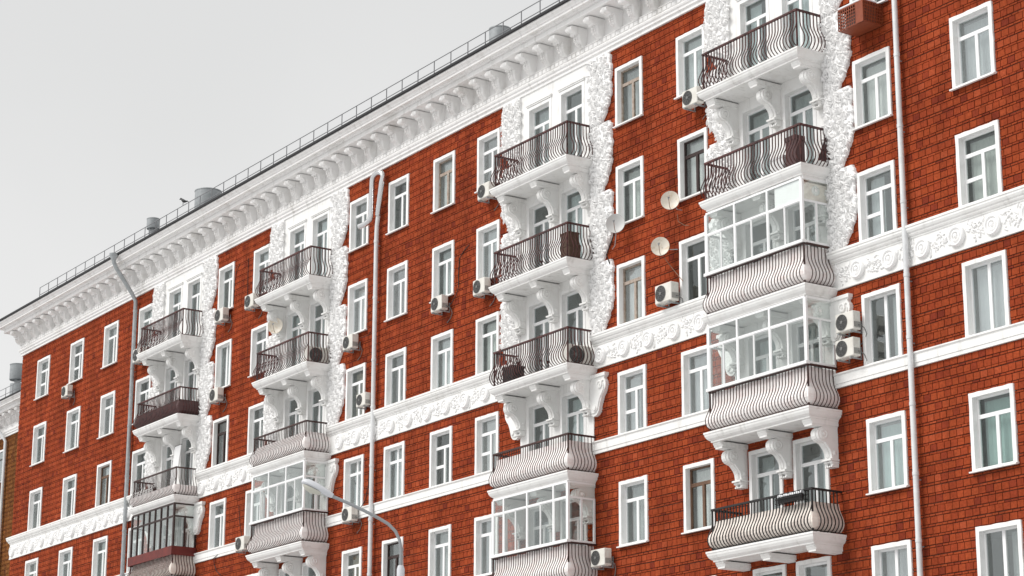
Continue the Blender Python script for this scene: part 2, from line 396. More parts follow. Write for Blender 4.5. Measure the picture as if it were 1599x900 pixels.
# the nearest 300 large bricks in view are pieces of their own
def inview(x, z):
    v = Vector((x, 0, z)) - Vector((39.938, -40.328, 1.7)); w = v.dot(d_)
    px = 799.5 + 3477.28 * v.dot(r2) / w; py = 450 - 3477.28 * v.dot(u2) / w
    return 0 < px < 1590 and 4 < py < 896
cand = sorted([i for i, b in enumerate(bricks) if b[4] and b[0] > -1.5 and b[1] - b[0] > .19 and inview(b[1], b[2]) and inview(b[1], b[3])], key=lambda i: -bricks[i][1])[:300]
cs = set(cand)
def brick_field(name, bl, m, y0=0.0):
    n = len(bl); A = np.array([b[:4] for b in bl]); out = RNG.uniform(-.004, .005, n) + y0
    tilt = RNG.normal(0, .0025, (n, 4))
    V = np.empty((n, 8, 3))
    xs = (A[:, 0], A[:, 1], A[:, 1], A[:, 0]); zs_ = (A[:, 2], A[:, 2], A[:, 3], A[:, 3])
    ch = (.005, -.005, -.005, .005); cz = (.004, .004, -.004, -.004)
    for j in range(4):
        V[:, j, 0] = xs[j]; V[:, j, 1] = y0 + .03; V[:, j, 2] = zs_[j]
        V[:, j + 4, 0] = xs[j] + ch[j]; V[:, j + 4, 1] = out - .004 + tilt[:, j]; V[:, j + 4, 2] = zs_[j] + cz[j]
    F = np.array([(4, 5, 6, 7), (0, 1, 5, 4), (1, 2, 6, 5), (2, 3, 7, 6), (3, 0, 4, 7)])
    FF = (F[None] + (np.arange(n) * 8)[:, None, None]).reshape(-1, 4)
    me = bpy.data.meshes.new(name)
    me.vertices.add(n * 8); me.vertices.foreach_set('co', V.reshape(-1))
    me.loops.add(len(FF) * 4); me.loops.foreach_set('vertex_index', FF.reshape(-1).astype(np.int32))
    me.polygons.add(len(FF)); me.polygons.foreach_set('loop_start', (np.arange(len(FF)) * 4).astype(np.int32))
    me.materials.append(M[m]); me.update(calc_edges=True); me.validate(); me.polygons.foreach_set('use_smooth', [False] * len(me.polygons)); return me
fld = Blink('brick_field', brick_field('brick_field', [b for i, b in enumerate(bricks) if i not in cs], 'brick'), (0, 0, 0), kind='stuff')
def unit_brick():
    m = MB(); m.add([(0, .03, 0), (1, .03, 0), (1, .03, 1), (0, .03, 1), (.02, -.004, .022), (.98, -.005, .022), (.98, -.003, .978), (.02, -.005, .978)],
                    [(4, 5, 6, 7), (0, 1, 5, 4), (1, 2, 6, 5), (2, 3, 7, 6), (3, 0, 4, 7)]); return m.mesh('brick', M['brick_one'])
ub = unit_brick()
for i in cand:
    a, b, z0, z1, _ = bricks[i]
    o = Blink('brick', ub, (a, random.uniform(-.004, .004), z0)); o.scale = (b - a, 1, z1 - z0)

# ------------------------------------------------------------------ white plaster of the bays
doorrects = [(cx - w / 2 + .03, cx + w / 2 - .03, z0, z1 - .03) for _, _, cx, z0, z1, w in DOORS]
for cb in BAYS:
    rr = [d for d in doorrects if abs((d[0] + d[1]) / 2 - cb) < 2]
    z_ = sorted({14.3, ZTOP} | {r[2] for r in rr if 14.3 < r[2] < ZTOP} | {r[3] for r in rr if 14.3 < r[3] < ZTOP})
    mb = MB()
    for z0, z1 in zip(z_[:-1], z_[1:]):
        for p, q in free_spans(z0, z1, cb - 2.1, cb + 2.1, rr):
            mb.box(p, q, -.028, .015, z0, z1)
    B('plaster_panel', mb, 'plaster')

# ------------------------------------------------------------------ cornice, swept round the left corner
def sweep(prof, xr, xl, yb, capr=True):
    """profile of (outward, z); runs along the front then round the left corner"""
    mb = MB(); n = len(prof); vs = []
    for o, z in prof: vs.append((xr, -o, z))
    for o, z in prof: vs.append((xl - o, -o, z))
    for o, z in prof: vs.append((xl - o, yb, z))
    fs = []
    for k in (0, 1):
        fs += [(k * n + i, k * n + i + 1, (k + 1) * n + i + 1, (k + 1) * n + i) for i in range(n - 1)]
    return mb.add(vs, fs)
COR = [(-.02, 28.45), (.07, 28.45), (.07, 28.57), (.13, 28.585), (.13, 28.66), (.17, 28.69), (.19, 28.74), (.17, 28.785), (.11, 28.80), (.11, 28.99), (.15, 29.0), (.15, 29.03),
       (.05, 29.045), (.05, 29.66), (.09, 29.68), (.78, 29.70), (.80, 29.71), (.80, 29.84), (.77, 29.85), (.77, 29.89), (.84, 29.90), (.86, 29.925), (.90, 29.93), (.90, 29.95), (1.02, 29.95), (1.05, 29.935),
       (1.05, 30.015), (1.09, 30.03), (1.11, 30.07), (1.15, 30.11), (1.19, 30.13), (1.20, 30.15), (1.20, 30.195), (.9, 30.2), (.0, 30.2)]
B('cornice', sweep(COR, XR, XL, 7.0), 'cornice')
GUT = [(1.17, 30.197), (1.25, 30.197), (1.27, 30.22), (1.27, 30.295), (1.1, 30.305), (.8, 30.31)]
B('roof_edge', sweep(GUT, XR, XL, 7.0), 'roof')
roof = B('roof', MB().add([(XR, -.9, 30.295), (XL - .9, -.9, 30.295), (XL + 5, 7.0, 31.6), (XR, 7.0, 31.6), (XL - .9, 14, 30.3), (XR, 14, 30.3)],
                          [(0, 1, 2, 3), (3, 2, 4, 5), (1, 4, 2)]), 'roof')
# bead course, one small bead after another
mb = MB(); x = XL
while x < XR - .3:
    y0, y1, w = -.165, -.10, .235
    mb.add([(x, y1, 28.80), (x + w, y1, 28.80), (x + w, y1, 28.995), (x, y1, 28.995), (x + .03, y0, 28.835), (x + w - .03, y0, 28.835), (x + w - .03, y0, 28.96), (x + .03, y0, 28.96)],
           [(4, 5, 6, 7), (0, 1, 5, 4), (1, 2, 6, 5), (2, 3, 7, 6), (3, 0, 4, 7)]); x += .25
B('bead_course', mb, 'cornice', kind='stuff')

def modillion():
    """scrolled acanthus bracket; local origin at the wall, bottom"""
    prof = [(-.04, .66), (-.70, .66), (-.735, .61), (-.73, .54), (-.69, .485), (-.60, .455), (-.50, .44), (-.43, .40), (-.405, .34), (-.41, .26), (-.39, .17), (-.34, .09),
            (-.27, .035), (-.22, -.01), (-.13, -.025), (-.04, -.01)]
    xs = [-.165, -.125, -.06, 0, .06, .125, .165]; bulge = [-.05, -.005, .012, .035, .012, -.005, -.05]
    m = MB(); n = len(prof); vs = []
    for x, bl in zip(xs, bulge):
        for i, (y, z) in enumerate(prof):
            inner = i in (0, n - 1)
            nar = 1.0 if z > .44 else .78 + .22 * max(0, z) / .44 + (.16 if .1 < z < .35 else 0)
            rib = .018 * math.sin(i * 2.4) * (1 if abs(x) < .1 else -.5) if not inner else 0
            vs.append((x * nar, y if inner else y - bl + rib, z - (0 if z > .6 else bl * .3)))
    fs = [(a * n + i, a * n + i + 1, (a + 1) * n + i + 1, (a + 1) * n + i) for a in range(len(xs) - 1) for i in range(n - 1)]
    fs += [tuple(range(n)), tuple(range((len(xs) - 1) * n, len(xs) * n))]
    m.add(vs, fs)
    # carved lobes down the front of the leaf
    fr_ = [(-.47, .37, .05), (-.435, .28, .06), (-.42, .20, .058), (-.375, .12, .05), (-.31, .055, .042)]
    for y, z, sz in fr_:
        for x in (-.085, 0, .085):
            s_ = sz * (1.0 if x == 0 else .85); yy = y - (.045 if x == 0 else .01)
            m.add([(x - s_ * .75, yy, z), (x + s_ * .75, yy, z), (x, yy - s_ * .8, z - .01), (x, yy + s_, z), (x, yy, z - s_ * .95), (x, yy, z + s_ * .7)],
                  [(0, 2, 5), (2, 1, 5), (1, 3, 5), (3, 0, 5), (2, 0, 4), (1, 2, 4), (3, 1, 4), (0, 3, 4)])
    # two rolled volutes at the top front, and scroll eyes on the cheeks
    m.lathe([(.05, -.185), (.085, -.18), (.085, -.10), (.065, 0), (.085, .10), (.085, .18), (.05, .185)], 10, 'x', (0, -.655, .565))
    m.lathe([(.03, -.165), (.05, -.16), (.05, .16), (.03, .165)], 8, 'x', (0, -.50, .43))
    return m.mesh('modillion', M['cornice'], True)
mo = cached('mod', modillion)
x = XL + .12; k = 0
while x < XR - .2:
    o = Blink('modillion', mo, (x + random.uniform(-.015, .015), 0, 29.0), rot=(0, R(random.uniform(-1.2, 1.2)), R(random.uniform(-1.5, 1.5)))); o.scale = (random.uniform(.94, 1.05), random.uniform(.96, 1.02), 1); x += 1.0
for i in range(3): Blink('modillion', mo, (XL, .6 + i, 29.0), rot=(0, 0, R(-90)))

# ------------------------------------------------------------------ ornament band under the third row, plain band under the fourth
edges = [XL] + [v for cb in BAYS for v in (cb - 2.1, cb + 2.1)] + [XR]
segs = [(edges[i], edges[i + 1]) for i in range(0, len(edges), 2)]
def band(name, prof, m):
    for i, (a, b) in enumerate(segs):
        if i == 0:
            mb = sweep(prof, b, a, 7.0)
        else:
            mb = MB(); n = len(prof)
            mb.add([(a, -o, z) for o, z in prof] + [(b, -o, z) for o, z in prof], [(i, i + 1, n + i + 1, n + i) for i in range(n - 1)])
        B(name, mb, m)
band('ornament_band', [(-.02, 17.95), (.05, 17.95), (.05, 18.00), (.035, 18.01), (.035, 18.70), (.06, 18.71), (.06, 18.755), (.10, 18.77), (.12, 18.80), (.12, 18.83), (.16, 18.86), (.19, 18.92), (.19, 18.98), (.21, 18.985), (.21, 19.04), (.17, 19.065), (-.02, 19.07)], 'plaster')
band('sill_band', [(-.02, 15.20), (.06, 15.20), (.06, 15.30), (.08, 15.31), (.08, 15.53), (.12, 15.56), (.12, 15.595), (-.02, 15.605)], 'plaster')
def rosette():
    m = MB(); prof = [(.28, 0), (.28, -.07), (.25, -.105), (.215, -.10), (.20, -.05), (.165, -.045), (.15, -.09), (.11, -.10), (.095, -.045), (.065, -.045), (.06, -.10), (.03, -.12)]
    m.lathe(prof, 20, 'y'); return m.mesh('rosette', M['carving'], True)
def leaf(mb, x, z, a, l, w, h, y0):
    ca, sa = math.cos(a), math.sin(a)
    def P(t, s, q): return (x + ca * t - sa * s, y0 - q, z + sa * t + ca * s)
    mb.add([P(0, 0, 0), P(.45 * l, -w, 0), P(.45 * l, w, 0), P(l, 0, h * .35), P(.28 * l, 0, h), P(.72 * l, 0, h * .9), P(.5 * l, -w * .5, h * .75), P(.5 * l, w * .5, h * .75)],
           [(0, 1, 6, 4), (1, 3, 5, 6), (4, 6, 5), (0, 4, 7, 2), (2, 7, 5, 3), (4, 5, 7)])
def foliage(seed):
    rg = random.Random(seed); m = MB()
    for i in range(34):
        x = rg.uniform(-.34, .34); z = rg.uniform(-.20, .19); a = rg.choice((.7, -.7, 2.4, -2.4, 1.57, 0)) + rg.uniform(-.5, .5)
        leaf(m, x, z, a, rg.uniform(.12, .22), rg.uniform(.026, .042), rg.uniform(.03, .055), 0)
    for i in range(3):
        cx, cz = rg.uniform(-.2, .2), rg.uniform(-.2, .2)
        pts = [(cx + .09 * (1 - t / 14) * math.cos(t * .6), -.012, cz + .09 * (1 - t / 14) * math.sin(t * .6)) for t in range(12)]
        m.tube(pts, .018, 5)
    return m.mesh('leaf_relief', M['carving'])
ros = rosette(); fols = [foliage(s) for s in range(5)]
for a, b in segs:
    n = int((b - a - .6) / 1.28) + 1; x0 = (a + b) / 2 - (n - 1) * .64
    if a > -10:  x0 = -3.93
    x = x0; k = 0
    while x < b - .2:
        o = Blink('rosette', ros, (x + random.uniform(-.02, .02), -.036, 18.35 + random.uniform(-.012, .012))); k_ = random.uniform(.94, 1.06); o.scale = (k_, random.uniform(.85, 1.1), k_)
        if x + .64 < b - .2: Blink('leaf_relief', fols[k % 5], (x + .64, -.036, 18.36), kind='stuff')
        x += 1.28; k += 1
    if x0 - .64 > a + .3: Blink('leaf_relief', fols[3], (x0 - .64, -.036, 18.36), kind='stuff')

# ------------------------------------------------------------------ carved leafy pilasters (blocks) on both sides of every bay
def carved_block(seed, hgt):
    rg = random.Random(seed); m = MB()
    def outer(v):
        t = v / hgt
        if t < .04: w = 1.06
        elif t < .55: w = 1.14 + .03 * math.sin(t * 19 + seed)
        else: w = 1.15 - .56 * ((t - .55) / .45) ** 1.5
        return w - .03 + .05 * abs(math.sin(v * 10 + seed * 2)) + .008 * math.sin(v * 51 + seed)
    N = 40
    for th, ins in ((.0, 0), ): pass
    front = []; back = []
    vs = []; fs = []
    for i in range(N + 1):
        v = hgt * i / N; w = outer(v); e = .045
        vs += [(0, .02, -v), (0, -.10, -v), (w - e, -.10, -v), (w - .012, -.07, -v), (w, -.01, -v), (w, .02, -v)]
    for i in range(N):
        for j in range(5): fs.append((i * 6 + j, i * 6 + j + 1, (i + 1) * 6 + j + 1, (i + 1) * 6 + j))
    fs += [tuple(range(6)), tuple(range(N * 6, N * 6 + 6))]
    m.add(vs, fs)
    # acanthus fans: leaves spread from a centre, with a boss or a curl between them
    v = .12; row = 0
    while v < hgt - .06:
        u = .10 + (row % 2) * .13
        while u < outer(v) - .06:
            c0 = -math.pi / 2 + rg.uniform(-.9, .9); nl = rg.randint(5, 7); cu, cv = u + rg.uniform(-.03, .03), v + rg.uniform(-.03, .03)
            for q in range(nl):
                a = c0 + (q - (nl - 1) / 2) * .52 + rg.uniform(-.12, .12)
                l = rg.uniform(.20, .31) * (1.15 if abs(q - (nl - 1) / 2) < 1 else .9)
                leaf(m, cu, -cv, a, l, rg.uniform(.040, .056), rg.uniform(.07, .125), -.092)
            for q in range(2):
                a = c0 + math.pi + rg.uniform(-.8, .8); leaf(m, cu, -cv, a, rg.uniform(.08, .14), .03, .07, -.095)
            if rg.random() < .45:
                sgn = rg.choice((-1, 1))
                pts = [(cu + .055 * (1 - t / 13) * math.cos(sgn * t * .62 + c0), -.135 - .002 * t, -cv + .055 * (1 - t / 13) * math.sin(sgn * t * .62 + c0)) for t in range(11)]
                m.tube(pts, .019, 5)
            u += rg.uniform(.32, .40)
        v += .205; row += 1
    # leaves along the free edge, giving it a ragged outline
    v = .06
    while v < hgt - .08:
        leaf(m, outer(v) - .10, -v, rg.uniform(-.9, -.1), rg.uniform(.10, .15), .045, .06, -.06); v += rg.uniform(.09, .15)
    return m.mesh('carved_block', M['carving'])
PB = [28.45, 26.07, 23.72, 21.38, 19.06]
blocks = [[carved_block(3 + k * 5 + q, PB[k] - PB[k + 1] - .015) for k in range(4)] for q in range(2)]
for bi, cb in enumerate(BAYS):
    for k in range(4):
        Blink('carved_block', blocks[0][k], (cb + 2.1, 0, PB[k]))
        o = Blink('carved_block', blocks[1][k], (cb - 2.1, 0, PB[k])); o.scale = (-1, 1, 1)
# scrolled ears beside the fourth-row consoles
def ear():
    o = [(0, 0), (.98, .0), (1.0, -.06), (.96, -.12), (.90, -.15), (.93, -.2), (1.0, -.27), (1.02, -.38), (.98, -.5), (.86, -.64), (.74, -.75), (.66, -.88), (.60, -1.0), (.56, -1.12), (.50, -1.22), (.38, -1.30), (.22, -1.33), (.1, -1.31), (0, -1.25)]
    m = MB(); m.prism_y([(x * .78, z) for x, z in o], -.13, .02)
    m.prism_y([(x * .70 + .01, z * .82 - .14) for x, z in o if z < -.1] + [(0, -.2)], -.17, -.12)
    m.box(-.0, .80, -.17, .0, -.09, .01)
    m.lathe([(.13, 0), (.13, -.05), (.09, -.06), (.08, -.03), (.04, -.03), (.03, -.06)], 14, 'y', (.55, -.165, -.36))
    m.lathe([(.09, 0), (.09, -.04), (.05, -.05)], 12, 'y', (.25, -.165, -1.08))
    return m.mesh('scroll_ear', M['plaster'])
er = ear()
for cb in BAYS:
    Blink('scroll_ear', er, (cb + 2.1, 0, 17.72)); o = Blink('scroll_ear', er, (cb - 2.1, 0, 17.72)); o.scale = (-1, 1, 1)

# ------------------------------------------------------------------ windows
def casing_mesh(W, H, door=False):
    var = random.randrange(4)
    def fn():
        m = MB(); b, t, s = .125, .115, (.0 if door else .05); c = .012
        def ring(x0, x1, z0, z1, j=0.0):
            N = 9; P = []
            for (ax, az), (bx, bz) in (((x0, z0), (x1, z0)), ((x1, z0), (x1, z1)), ((x1, z1), (x0, z1)), ((x0, z1), (x0, z0))):
                for i in range(N):
                    t_ = i / N; P.append((ax + (bx - ax) * t_ + rg.uniform(-j, j), az + (bz - az) * t_ + rg.uniform(-j, j)))
            return P
        rg = random.Random(var * 31 + int(W * 100)); 
        outer = ring(-W / 2, W / 2, 0, H, .009)
        oc = [(x * (1 - c / W * 2), c + (z - 0) * (1 - 2 * c / H)) for x, z in outer]
        ib = ring(-W / 2 + b + .004, W / 2 - b - .004, s + .004, H - t - .004, .003); inn = ring(-W / 2 + b, W / 2 - b, s, H - t)
        rings = [(outer, .018), (outer, -.05 + c), (oc, -.05), (ib, -.05), (inn, -.035), (inn, .21)]
        n = len(outer)
        vs = [(x, y, z) for rg_, y in rings for x, z in rg_]
        fs = [(k * n + i, k * n + (i + 1) % n, (k + 1) * n + (i + 1) % n, (k + 1) * n + i) for k in range(5) for i in range(n)]
        return m.add(vs, fs).mesh('window', M['casing'])
    return cached(('cas', W, H, door, var), fn)
def frame_layout(W, H, style, door=False):
    b, t, s = .125, .115, (.0 if door else .05)
    x0, x1, z0, z1 = -W / 2 + b, W / 2 - b, s, H - t
    hh = z1 - z0; tr = z1 - (.27 * hh if not door else .22 * hh)
    xm = (x0 + x1) / 2 + .02
    if style == 'A': cells = [(x0, x1, tr, z1), (x0, xm, z0, tr), (xm, x1, z0, tr)]
    elif style == 'B': cells = [(x0, xm, z0, z1), (xm, x1, z0, z1)]
    elif style == 'C': cells = [(x0, xm, tr, z1), (xm, x1, tr, z1), (x0, xm, z0, tr), (xm, x1, z0, tr)]
    elif style == 'N': cells = [(x0, x1, tr, z1), (x0, xm, z0, z0 + (tr - z0) * .5), (x0, xm, z0 + (tr - z0) * .5, tr), (xm, x1, z0, tr)]   # left leaf with a cross bar
    elif style == 'V': cells = [(x0, xm + .1, tr, z1), (xm + .1, x1, tr, z1), (x0, xm, z0, tr), (xm, x1, z0, tr)]
    return cells
def frame_mesh(W, H, style, m, door):
    def fn():
        mb = MB()
        for x0, x1, z0, z1 in frame_layout(W, H, style, door):
            f = .052
            for a, b_, c, d, yy in ((x0, x0 + f, z0, z1, .125), (x1 - f, x1, z0, z1, .125), (x0 + f, x1 - f, z0, z0 + f, .127), (x0 + f, x1 - f, z1 - f, z1, .127)):
                mb.box(a + .0008, b_ - .0008, yy, .19, c + .0008, d - .0008)
        return mb.mesh('frame', M[m])
    return cached(('frm', W, H, style, m, door), fn)
def pane_mesh(w, h, g='glass'):
    w, h = round(w, 2), round(h, 2)
    return cached(('pane', w, h, g), lambda: MB().box(0, w, .160, .166, 0, h).mesh('pane', M[g]))
def pane2_mesh(w, h):
    w, h = round(w, 3), round(h, 3)
    return cached(('pane2', w, h), lambda: MB().box(0, w, -.003, .003, 0, h).mesh('pane', M['glass2']))
def curtain_mesh(w, h, kind):
    def fn():
        N = 28; vs = []
        for i in range(N + 1):
            x = -w / 2 + w * i / N; y = .018 * math.sin(i * 2.1) + .01 * math.sin(i * 5.3)
            vs += [(x, y, 0), (x, y * .5, h)]
        return MB().add(vs, [(2 * i, 2 * i + 2, 2 * i + 3, 2 * i + 1) for i in range(N)]).mesh('curtain', CURT[CI[kind]], True)
    return cached(('cur', round(w, 2), round(h, 2), kind), fn)
sillm = {}
def make_window(cx, zb, W, H, style='A', fm='pvc', curtain='s', door=False, sill=True):
    gk = 'glass3' if door else random.choice(('glass', 'glass', 'glassA', 'glassB'))
    win = Blink('balcony_door' if door else 'window', casing_mesh(W, H, door), (cx, 0, zb))
    link('frame', frame_mesh(W, H, style, fm, door), win)
    for x0, x1, z0, z1 in frame_layout(W, H, style, door):
        link('pane', pane_mesh(x1 - x0 - .09, z1 - z0 - .09, gk), win, (x0 + .045, 0, z0 + .045))
    if sill and not door:
        link('sill', cached(('sill', W), lambda: MB().add([(-W / 2 - .03, -.13, -.005), (W / 2 + .03, -.13, -.005), (W / 2 + .03, .125, .055), (-W / 2 - .03, .125, .055), (-W / 2 - .03, -.13, -.04), (W / 2 + .03, -.13, -.04), (W / 2 + .03, -.052, -.04), (-W / 2 - .03, -.052, -.04)],
             [(0, 1, 2, 3), (0, 4, 5, 1), (4, 7, 6, 5), (0, 3, 7, 4), (1, 5, 6, 2)]).mesh('sill', M['casing'])), win)
    w, h = W - .3, H - .25
    for c in curtain:
        if c == '-': continue
        side = 0; frac = 1.0
        if c.isupper(): side = random.choice((-1, 1)); frac = .45; c = c.lower()
        link('curtain', curtain_mesh(w * frac, h, c), win, (side * w * (1 - frac) / 2, .33 + .05 * random.random(), .06))
    return win
SPEC = {  # (column,row): style, frame, curtain
    (13, 1): ('A', 'pvc', 's'), (13, 2): ('N', 'pvc', 'w'), (13, 3): ('B', 'pvc', 's'), (13, 4): ('A', 'pvc', 'm'), (13, 5): ('B', 'pvc', 'G'),
    (12, 1): ('A', 'pvc', 'w'), (12, 2): ('N', 'pvc', 'S'), (12, 3): ('B', 'pvc', 'S'), (12, 4): ('A', 'pvc', 'm'), (12, 5): ('B', 'pvc', 'g'),
    (11, 0): ('A', 'pvc', 's'), (11, 1): ('A', 'darkwood', 'w'), (11, 2): ('A', 'pvc', 'S'), (11, 3): ('A', 'pvc', 's'), (11, 4): ('A', 'wood', 'w'),
    (10, 0): ('A', 'oldwood', 'g'), (10, 1): ('A', 'pvc', 'w'), (10, 2): ('A', 'oldwood', 'w'), (10, 3): ('N', 'pvc', 'S'), (10, 4): ('A', 'pvc', 'gW'),
    (9, 0): ('N', 'pvc', '-'), (9, 1): ('A', 'pvc', 's'), (9, 2): ('A', 'pvc', 'w'), (9, 3): ('N', 'pvc', 'W'), (9, 4): ('A', 'pvc', 'g'),
    (8, 0): ('A', 'oldwood', 'w'), (8, 1): ('A', 'pvc', 's'), (8, 2): ('A', 'pvc', 's'), (8, 3): ('N', 'pvc', 'W'), (8, 4): ('A', 'pvc', 'g'),
    (7, 3): ('C', 'pvc', 's'), (6, 3): ('C', 'pvc', 's'), (7, 4): ('A', 'darkwood', 'B'), (6, 4): ('A', 'pvc', 'o'),
    (4, 2): ('A', 'darkwood', '-'), (4, 1): ('B', 'pvc', 's'), (2, 2): ('A', 'wood', 'S'), (0, 0): ('N', 'pvc', '-'), (1, 0): ('N', 'pvc', '-'), (2, 0): ('A', 'pvc', 'G'),
}
for ci, ri, cx, zt, w in WINS:
    st, fm, cu = SPEC.get((ci, ri), ('A', 'pvc', random.choice(['s', 'w', 'g', 'S', 'B', 'W', 'GW', '-', 'b'])))
    make_window(cx, zt - WH, w, WH, st, fm, cu, sill=ri not in (2, 3))
for bi, fi, cx, z0, z1, w in DOORS:
    make_window(cx, z0, w, z1 - z0, 'A', 'pvc', random.choice(['g', 'S', 'W', '-', 's', 'G', '-']), door=True)
    if fi == 0:
        mb = MB(); mb.box(-w / 2 - .04, w / 2 + .04, -.10, -.029, 0, .05).box(-w / 2 - .01, w / 2 + .01, -.075, -.029, -.05, -.001)
        B('door_hood', mb, 'plaster', (cx, 0, z1 + .06))

# ------------------------------------------------------------------ balconies
HW, DP = 2.30, 1.20
def slab_mesh():
    m = MB(); tiers = [(HW, DP, 0), (HW, DP, -.05), (HW - .015, DP - .015, -.06), (HW - .03, DP - .03, -.12), (HW - .07, DP - .07, -.19), (HW - .12, DP - .12, -.235), (HW - .15, DP - .15, -.25), (HW - .15, DP - .15, -.29), (HW - .17, DP - .17, -.295)]
    vs = []
    for h, dd, z in tiers: vs += [(-h, .01, z), (-h, -dd, z), (h, -dd, z), (h, .01, z)]
    fs = [(k * 4 + i, k * 4 + (i + 1) % 4, (k + 1) * 4 + (i + 1) % 4, (k + 1) * 4 + i) for k in range(len(tiers) - 1) for i in range(4)]
    fs += [(0, 1, 2, 3)]
    k = (len(tiers) - 1) * 4
    # soffit with a sunk panel
    h, dd = HW - .17, DP - .17; h2, d2 = h - .10, dd - .10
    o = len(vs); vs += [(-h2, -.0, -.295), (-h2, -d2, -.295), (h2, -d2, -.295), (h2, -.0, -.295), (-h2, -.0, -.255), (-h2, -d2, -.255), (h2, -d2, -.255), (h2, -.0, -.255)]
    fs += [(k, k + 1, o + 1, o), (k + 1, k + 2, o + 2, o + 1), (k + 2, k + 3, o + 3, o + 2), (o, o + 1, o + 5, o + 4), (o + 1, o + 2, o + 6, o + 5), (o + 2, o + 3, o + 7, o + 6), (o + 4, o + 5, o + 6, o + 7)]
    return m.add(vs, fs).mesh('slab', M['plaster'])
def beam_mesh():
    m = MB(); pr = [(.0, 0), (-1.0, 0), (-1.0, -.05), (-.985, -.06), (-.955, -.11), (-.93, -.14), (-.93, -.185), (0, -.185)]
    m.prism_x(pr, -.155, .155); m.prism_x([(y + .012 if y < 0 else y, z) for y, z in pr[:5]] + [(-.94, -.13), (0, -.13)], -.19, .19)
    return m.mesh('beam', M['plaster'])
def console_mesh():
    m = MB()
    ctr = (-.52, -.20); r = .205
    pr = [(.0, 0), (-.52, 0)]
    for i in range(1, 9):
        a = math.pi / 2 + i / 8 * math.pi * .95
        pr.append((ctr[0] + r * math.cos(a), ctr[1] + r * math.sin(a)))
    pr += [(-.45, -.43), (-.38, -.50), (-.31, -.58), (-.265, -.67), (-.245, -.78), (-.24, -.84), (-.30, -.85), (-.30, -.90), (-.27, -.92), (-.24, -.97), (-.22, -1.0), (-.22, -1.03), (.0, -1.03)]
    m.prism_x(pr, -.15, .15)
    core = [(y * 1.03 if y < -.2 else y, z - .0) for y, z in pr]
    m.prism_x([(y - .03 if y < -.22 and z > -.84 else y, z) for y, z in pr], -.055, .055)
    for s in (-1, 1):
        m.lathe([(.15, 0), (.15, .02 * s), (.115, .035 * s), (.10, .012 * s), (.06, .012 * s), (.05, .04 * s), (.02, .05 * s)], 14, 'x', (s * .15, ctr[0], ctr[1]))
        m.lathe([(.06, 0), (.06, .018 * s), (.03, .03 * s)], 10, 'x', (s * .15, -.14, -.68))
    m.box(-.185, .185, -.33, 0, -.905, -.855); m.box(-.17, .17, -.27, 0, -.965, -.925)
    for i in range(4): m.box(-.15 + i * .08, -.10 + i * .08, -.25, -.0, -1.075, -1.031)
    return m.mesh('console', M['plaster'])
slabm, beamm, consm = slab_mesh(), beam_mesh(), console_mesh()
# baluster belly: outward offset at height
BZ = [0.0, .055, .10, .17, .26, .36, .47, .58, .70, .82, 1.17]
BO = [0.0, .0, .075, .145, .185, .185, .145, .085, .03, .004, .0]
RZ = 1.19; RHW, RDP = 2.14, 1.05
def bal_mesh(m):
    def fn():
        mb = MB(); r = .0125 if m != 'iron_thin' else .0095; vs = []
        for z, o in zip(BZ, BO): vs += [(-r, -o - r, z), (r, -o - r, z), (r, -o + r, z), (-r, -o + r, z)]
        fs = [(k * 4 + i, k * 4 + (i + 1) % 4, (k + 1) * 4 + (i + 1) % 4, (k + 1) * 4 + i) for k in range(len(BZ) - 1) for i in range(4)]
        return mb.add(vs, fs).mesh('baluster', M[m])
    return cached(('bal', m), fn)
NF, NS = 33, 8
def bal_spots():
    for i in range(NF): yield (-RHW + 2 * RHW * i / (NF - 1), -RDP, 0)
    for i in range(1, NS):
        y = -RDP + (RDP - .03) * i / NS
        yield (RHW, y, math.pi / 2); yield (-RHW, y, -math.pi / 2)
def bal_all(m):
    def fn():
        base = bal_mesh(m); V = [v.co.copy() for v in base.vertices]; F = [tuple(p.vertices) for p in base.polygons]
        mb = MB()
        for x, y, a in bal_spots():
            c, s = math.cos(a), math.sin(a); mb.add([(x + c * v.x - s * v.y, y + s * v.x + c * v.y, v.z) for v in V], F)
        return mb.mesh('balusters', M[m])
    return cached(('ball', m), fn)
def rails_mesh(m):
    def fn():
        mb = MB()
        for z0, z1, t in ((RZ - .03, RZ + .025, .034), (.045, .07, .014)):
            mb.box(-RHW - t, RHW + t, -RDP - t, -RDP + t, z0, z1)
            for s in (-1, 1): mb.box(s * RHW - t, s * RHW + t, -RDP + t + .001, .0, z0 + .001, z1 - .001)
        # corner posts
        for s in (-1, 1): mb.box(s * RHW - .02, s * RHW + .02, -RDP - .02, -RDP + .02, 0, RZ - .026)
        return mb.mesh('rail', M[m])
    return cached(('rails', m), fn)
def backing_mesh(m, zlo, zhi, front=True, left=True, right=True):
    def fn():
        mb = MB(); zz = [z for z in [zlo] + [z for z in BZ if zlo < z < zhi] + [zhi]]
        def off(z): return float(np.interp(z, BZ, BO)) - .075
        for k in range(len(zz) - 1):
            za, zb = zz[k], zz[k + 1]; oa, ob = off(za), off(zb)
            if front: mb.add([(-RHW - oa, -RDP - oa, za), (RHW + oa, -RDP - oa, za), (RHW + ob, -RDP - ob, zb), (-RHW - ob, -RDP - ob, zb)], [(0, 1, 2, 3)])
            for s, on in ((-1, left), (1, right)):
                if on: mb.add([(s * (RHW + oa), -RDP - oa, za), (s * (RHW + oa), -.03, za), (s * (RHW + ob), -.03, zb), (s * (RHW + ob), -RDP - ob, zb)], [(0, 1, 2, 3)])
        me = mb.mesh('backing_panel', M[m]); return me
    return cached(('back', m, zlo, zhi, front, left, right), fn)

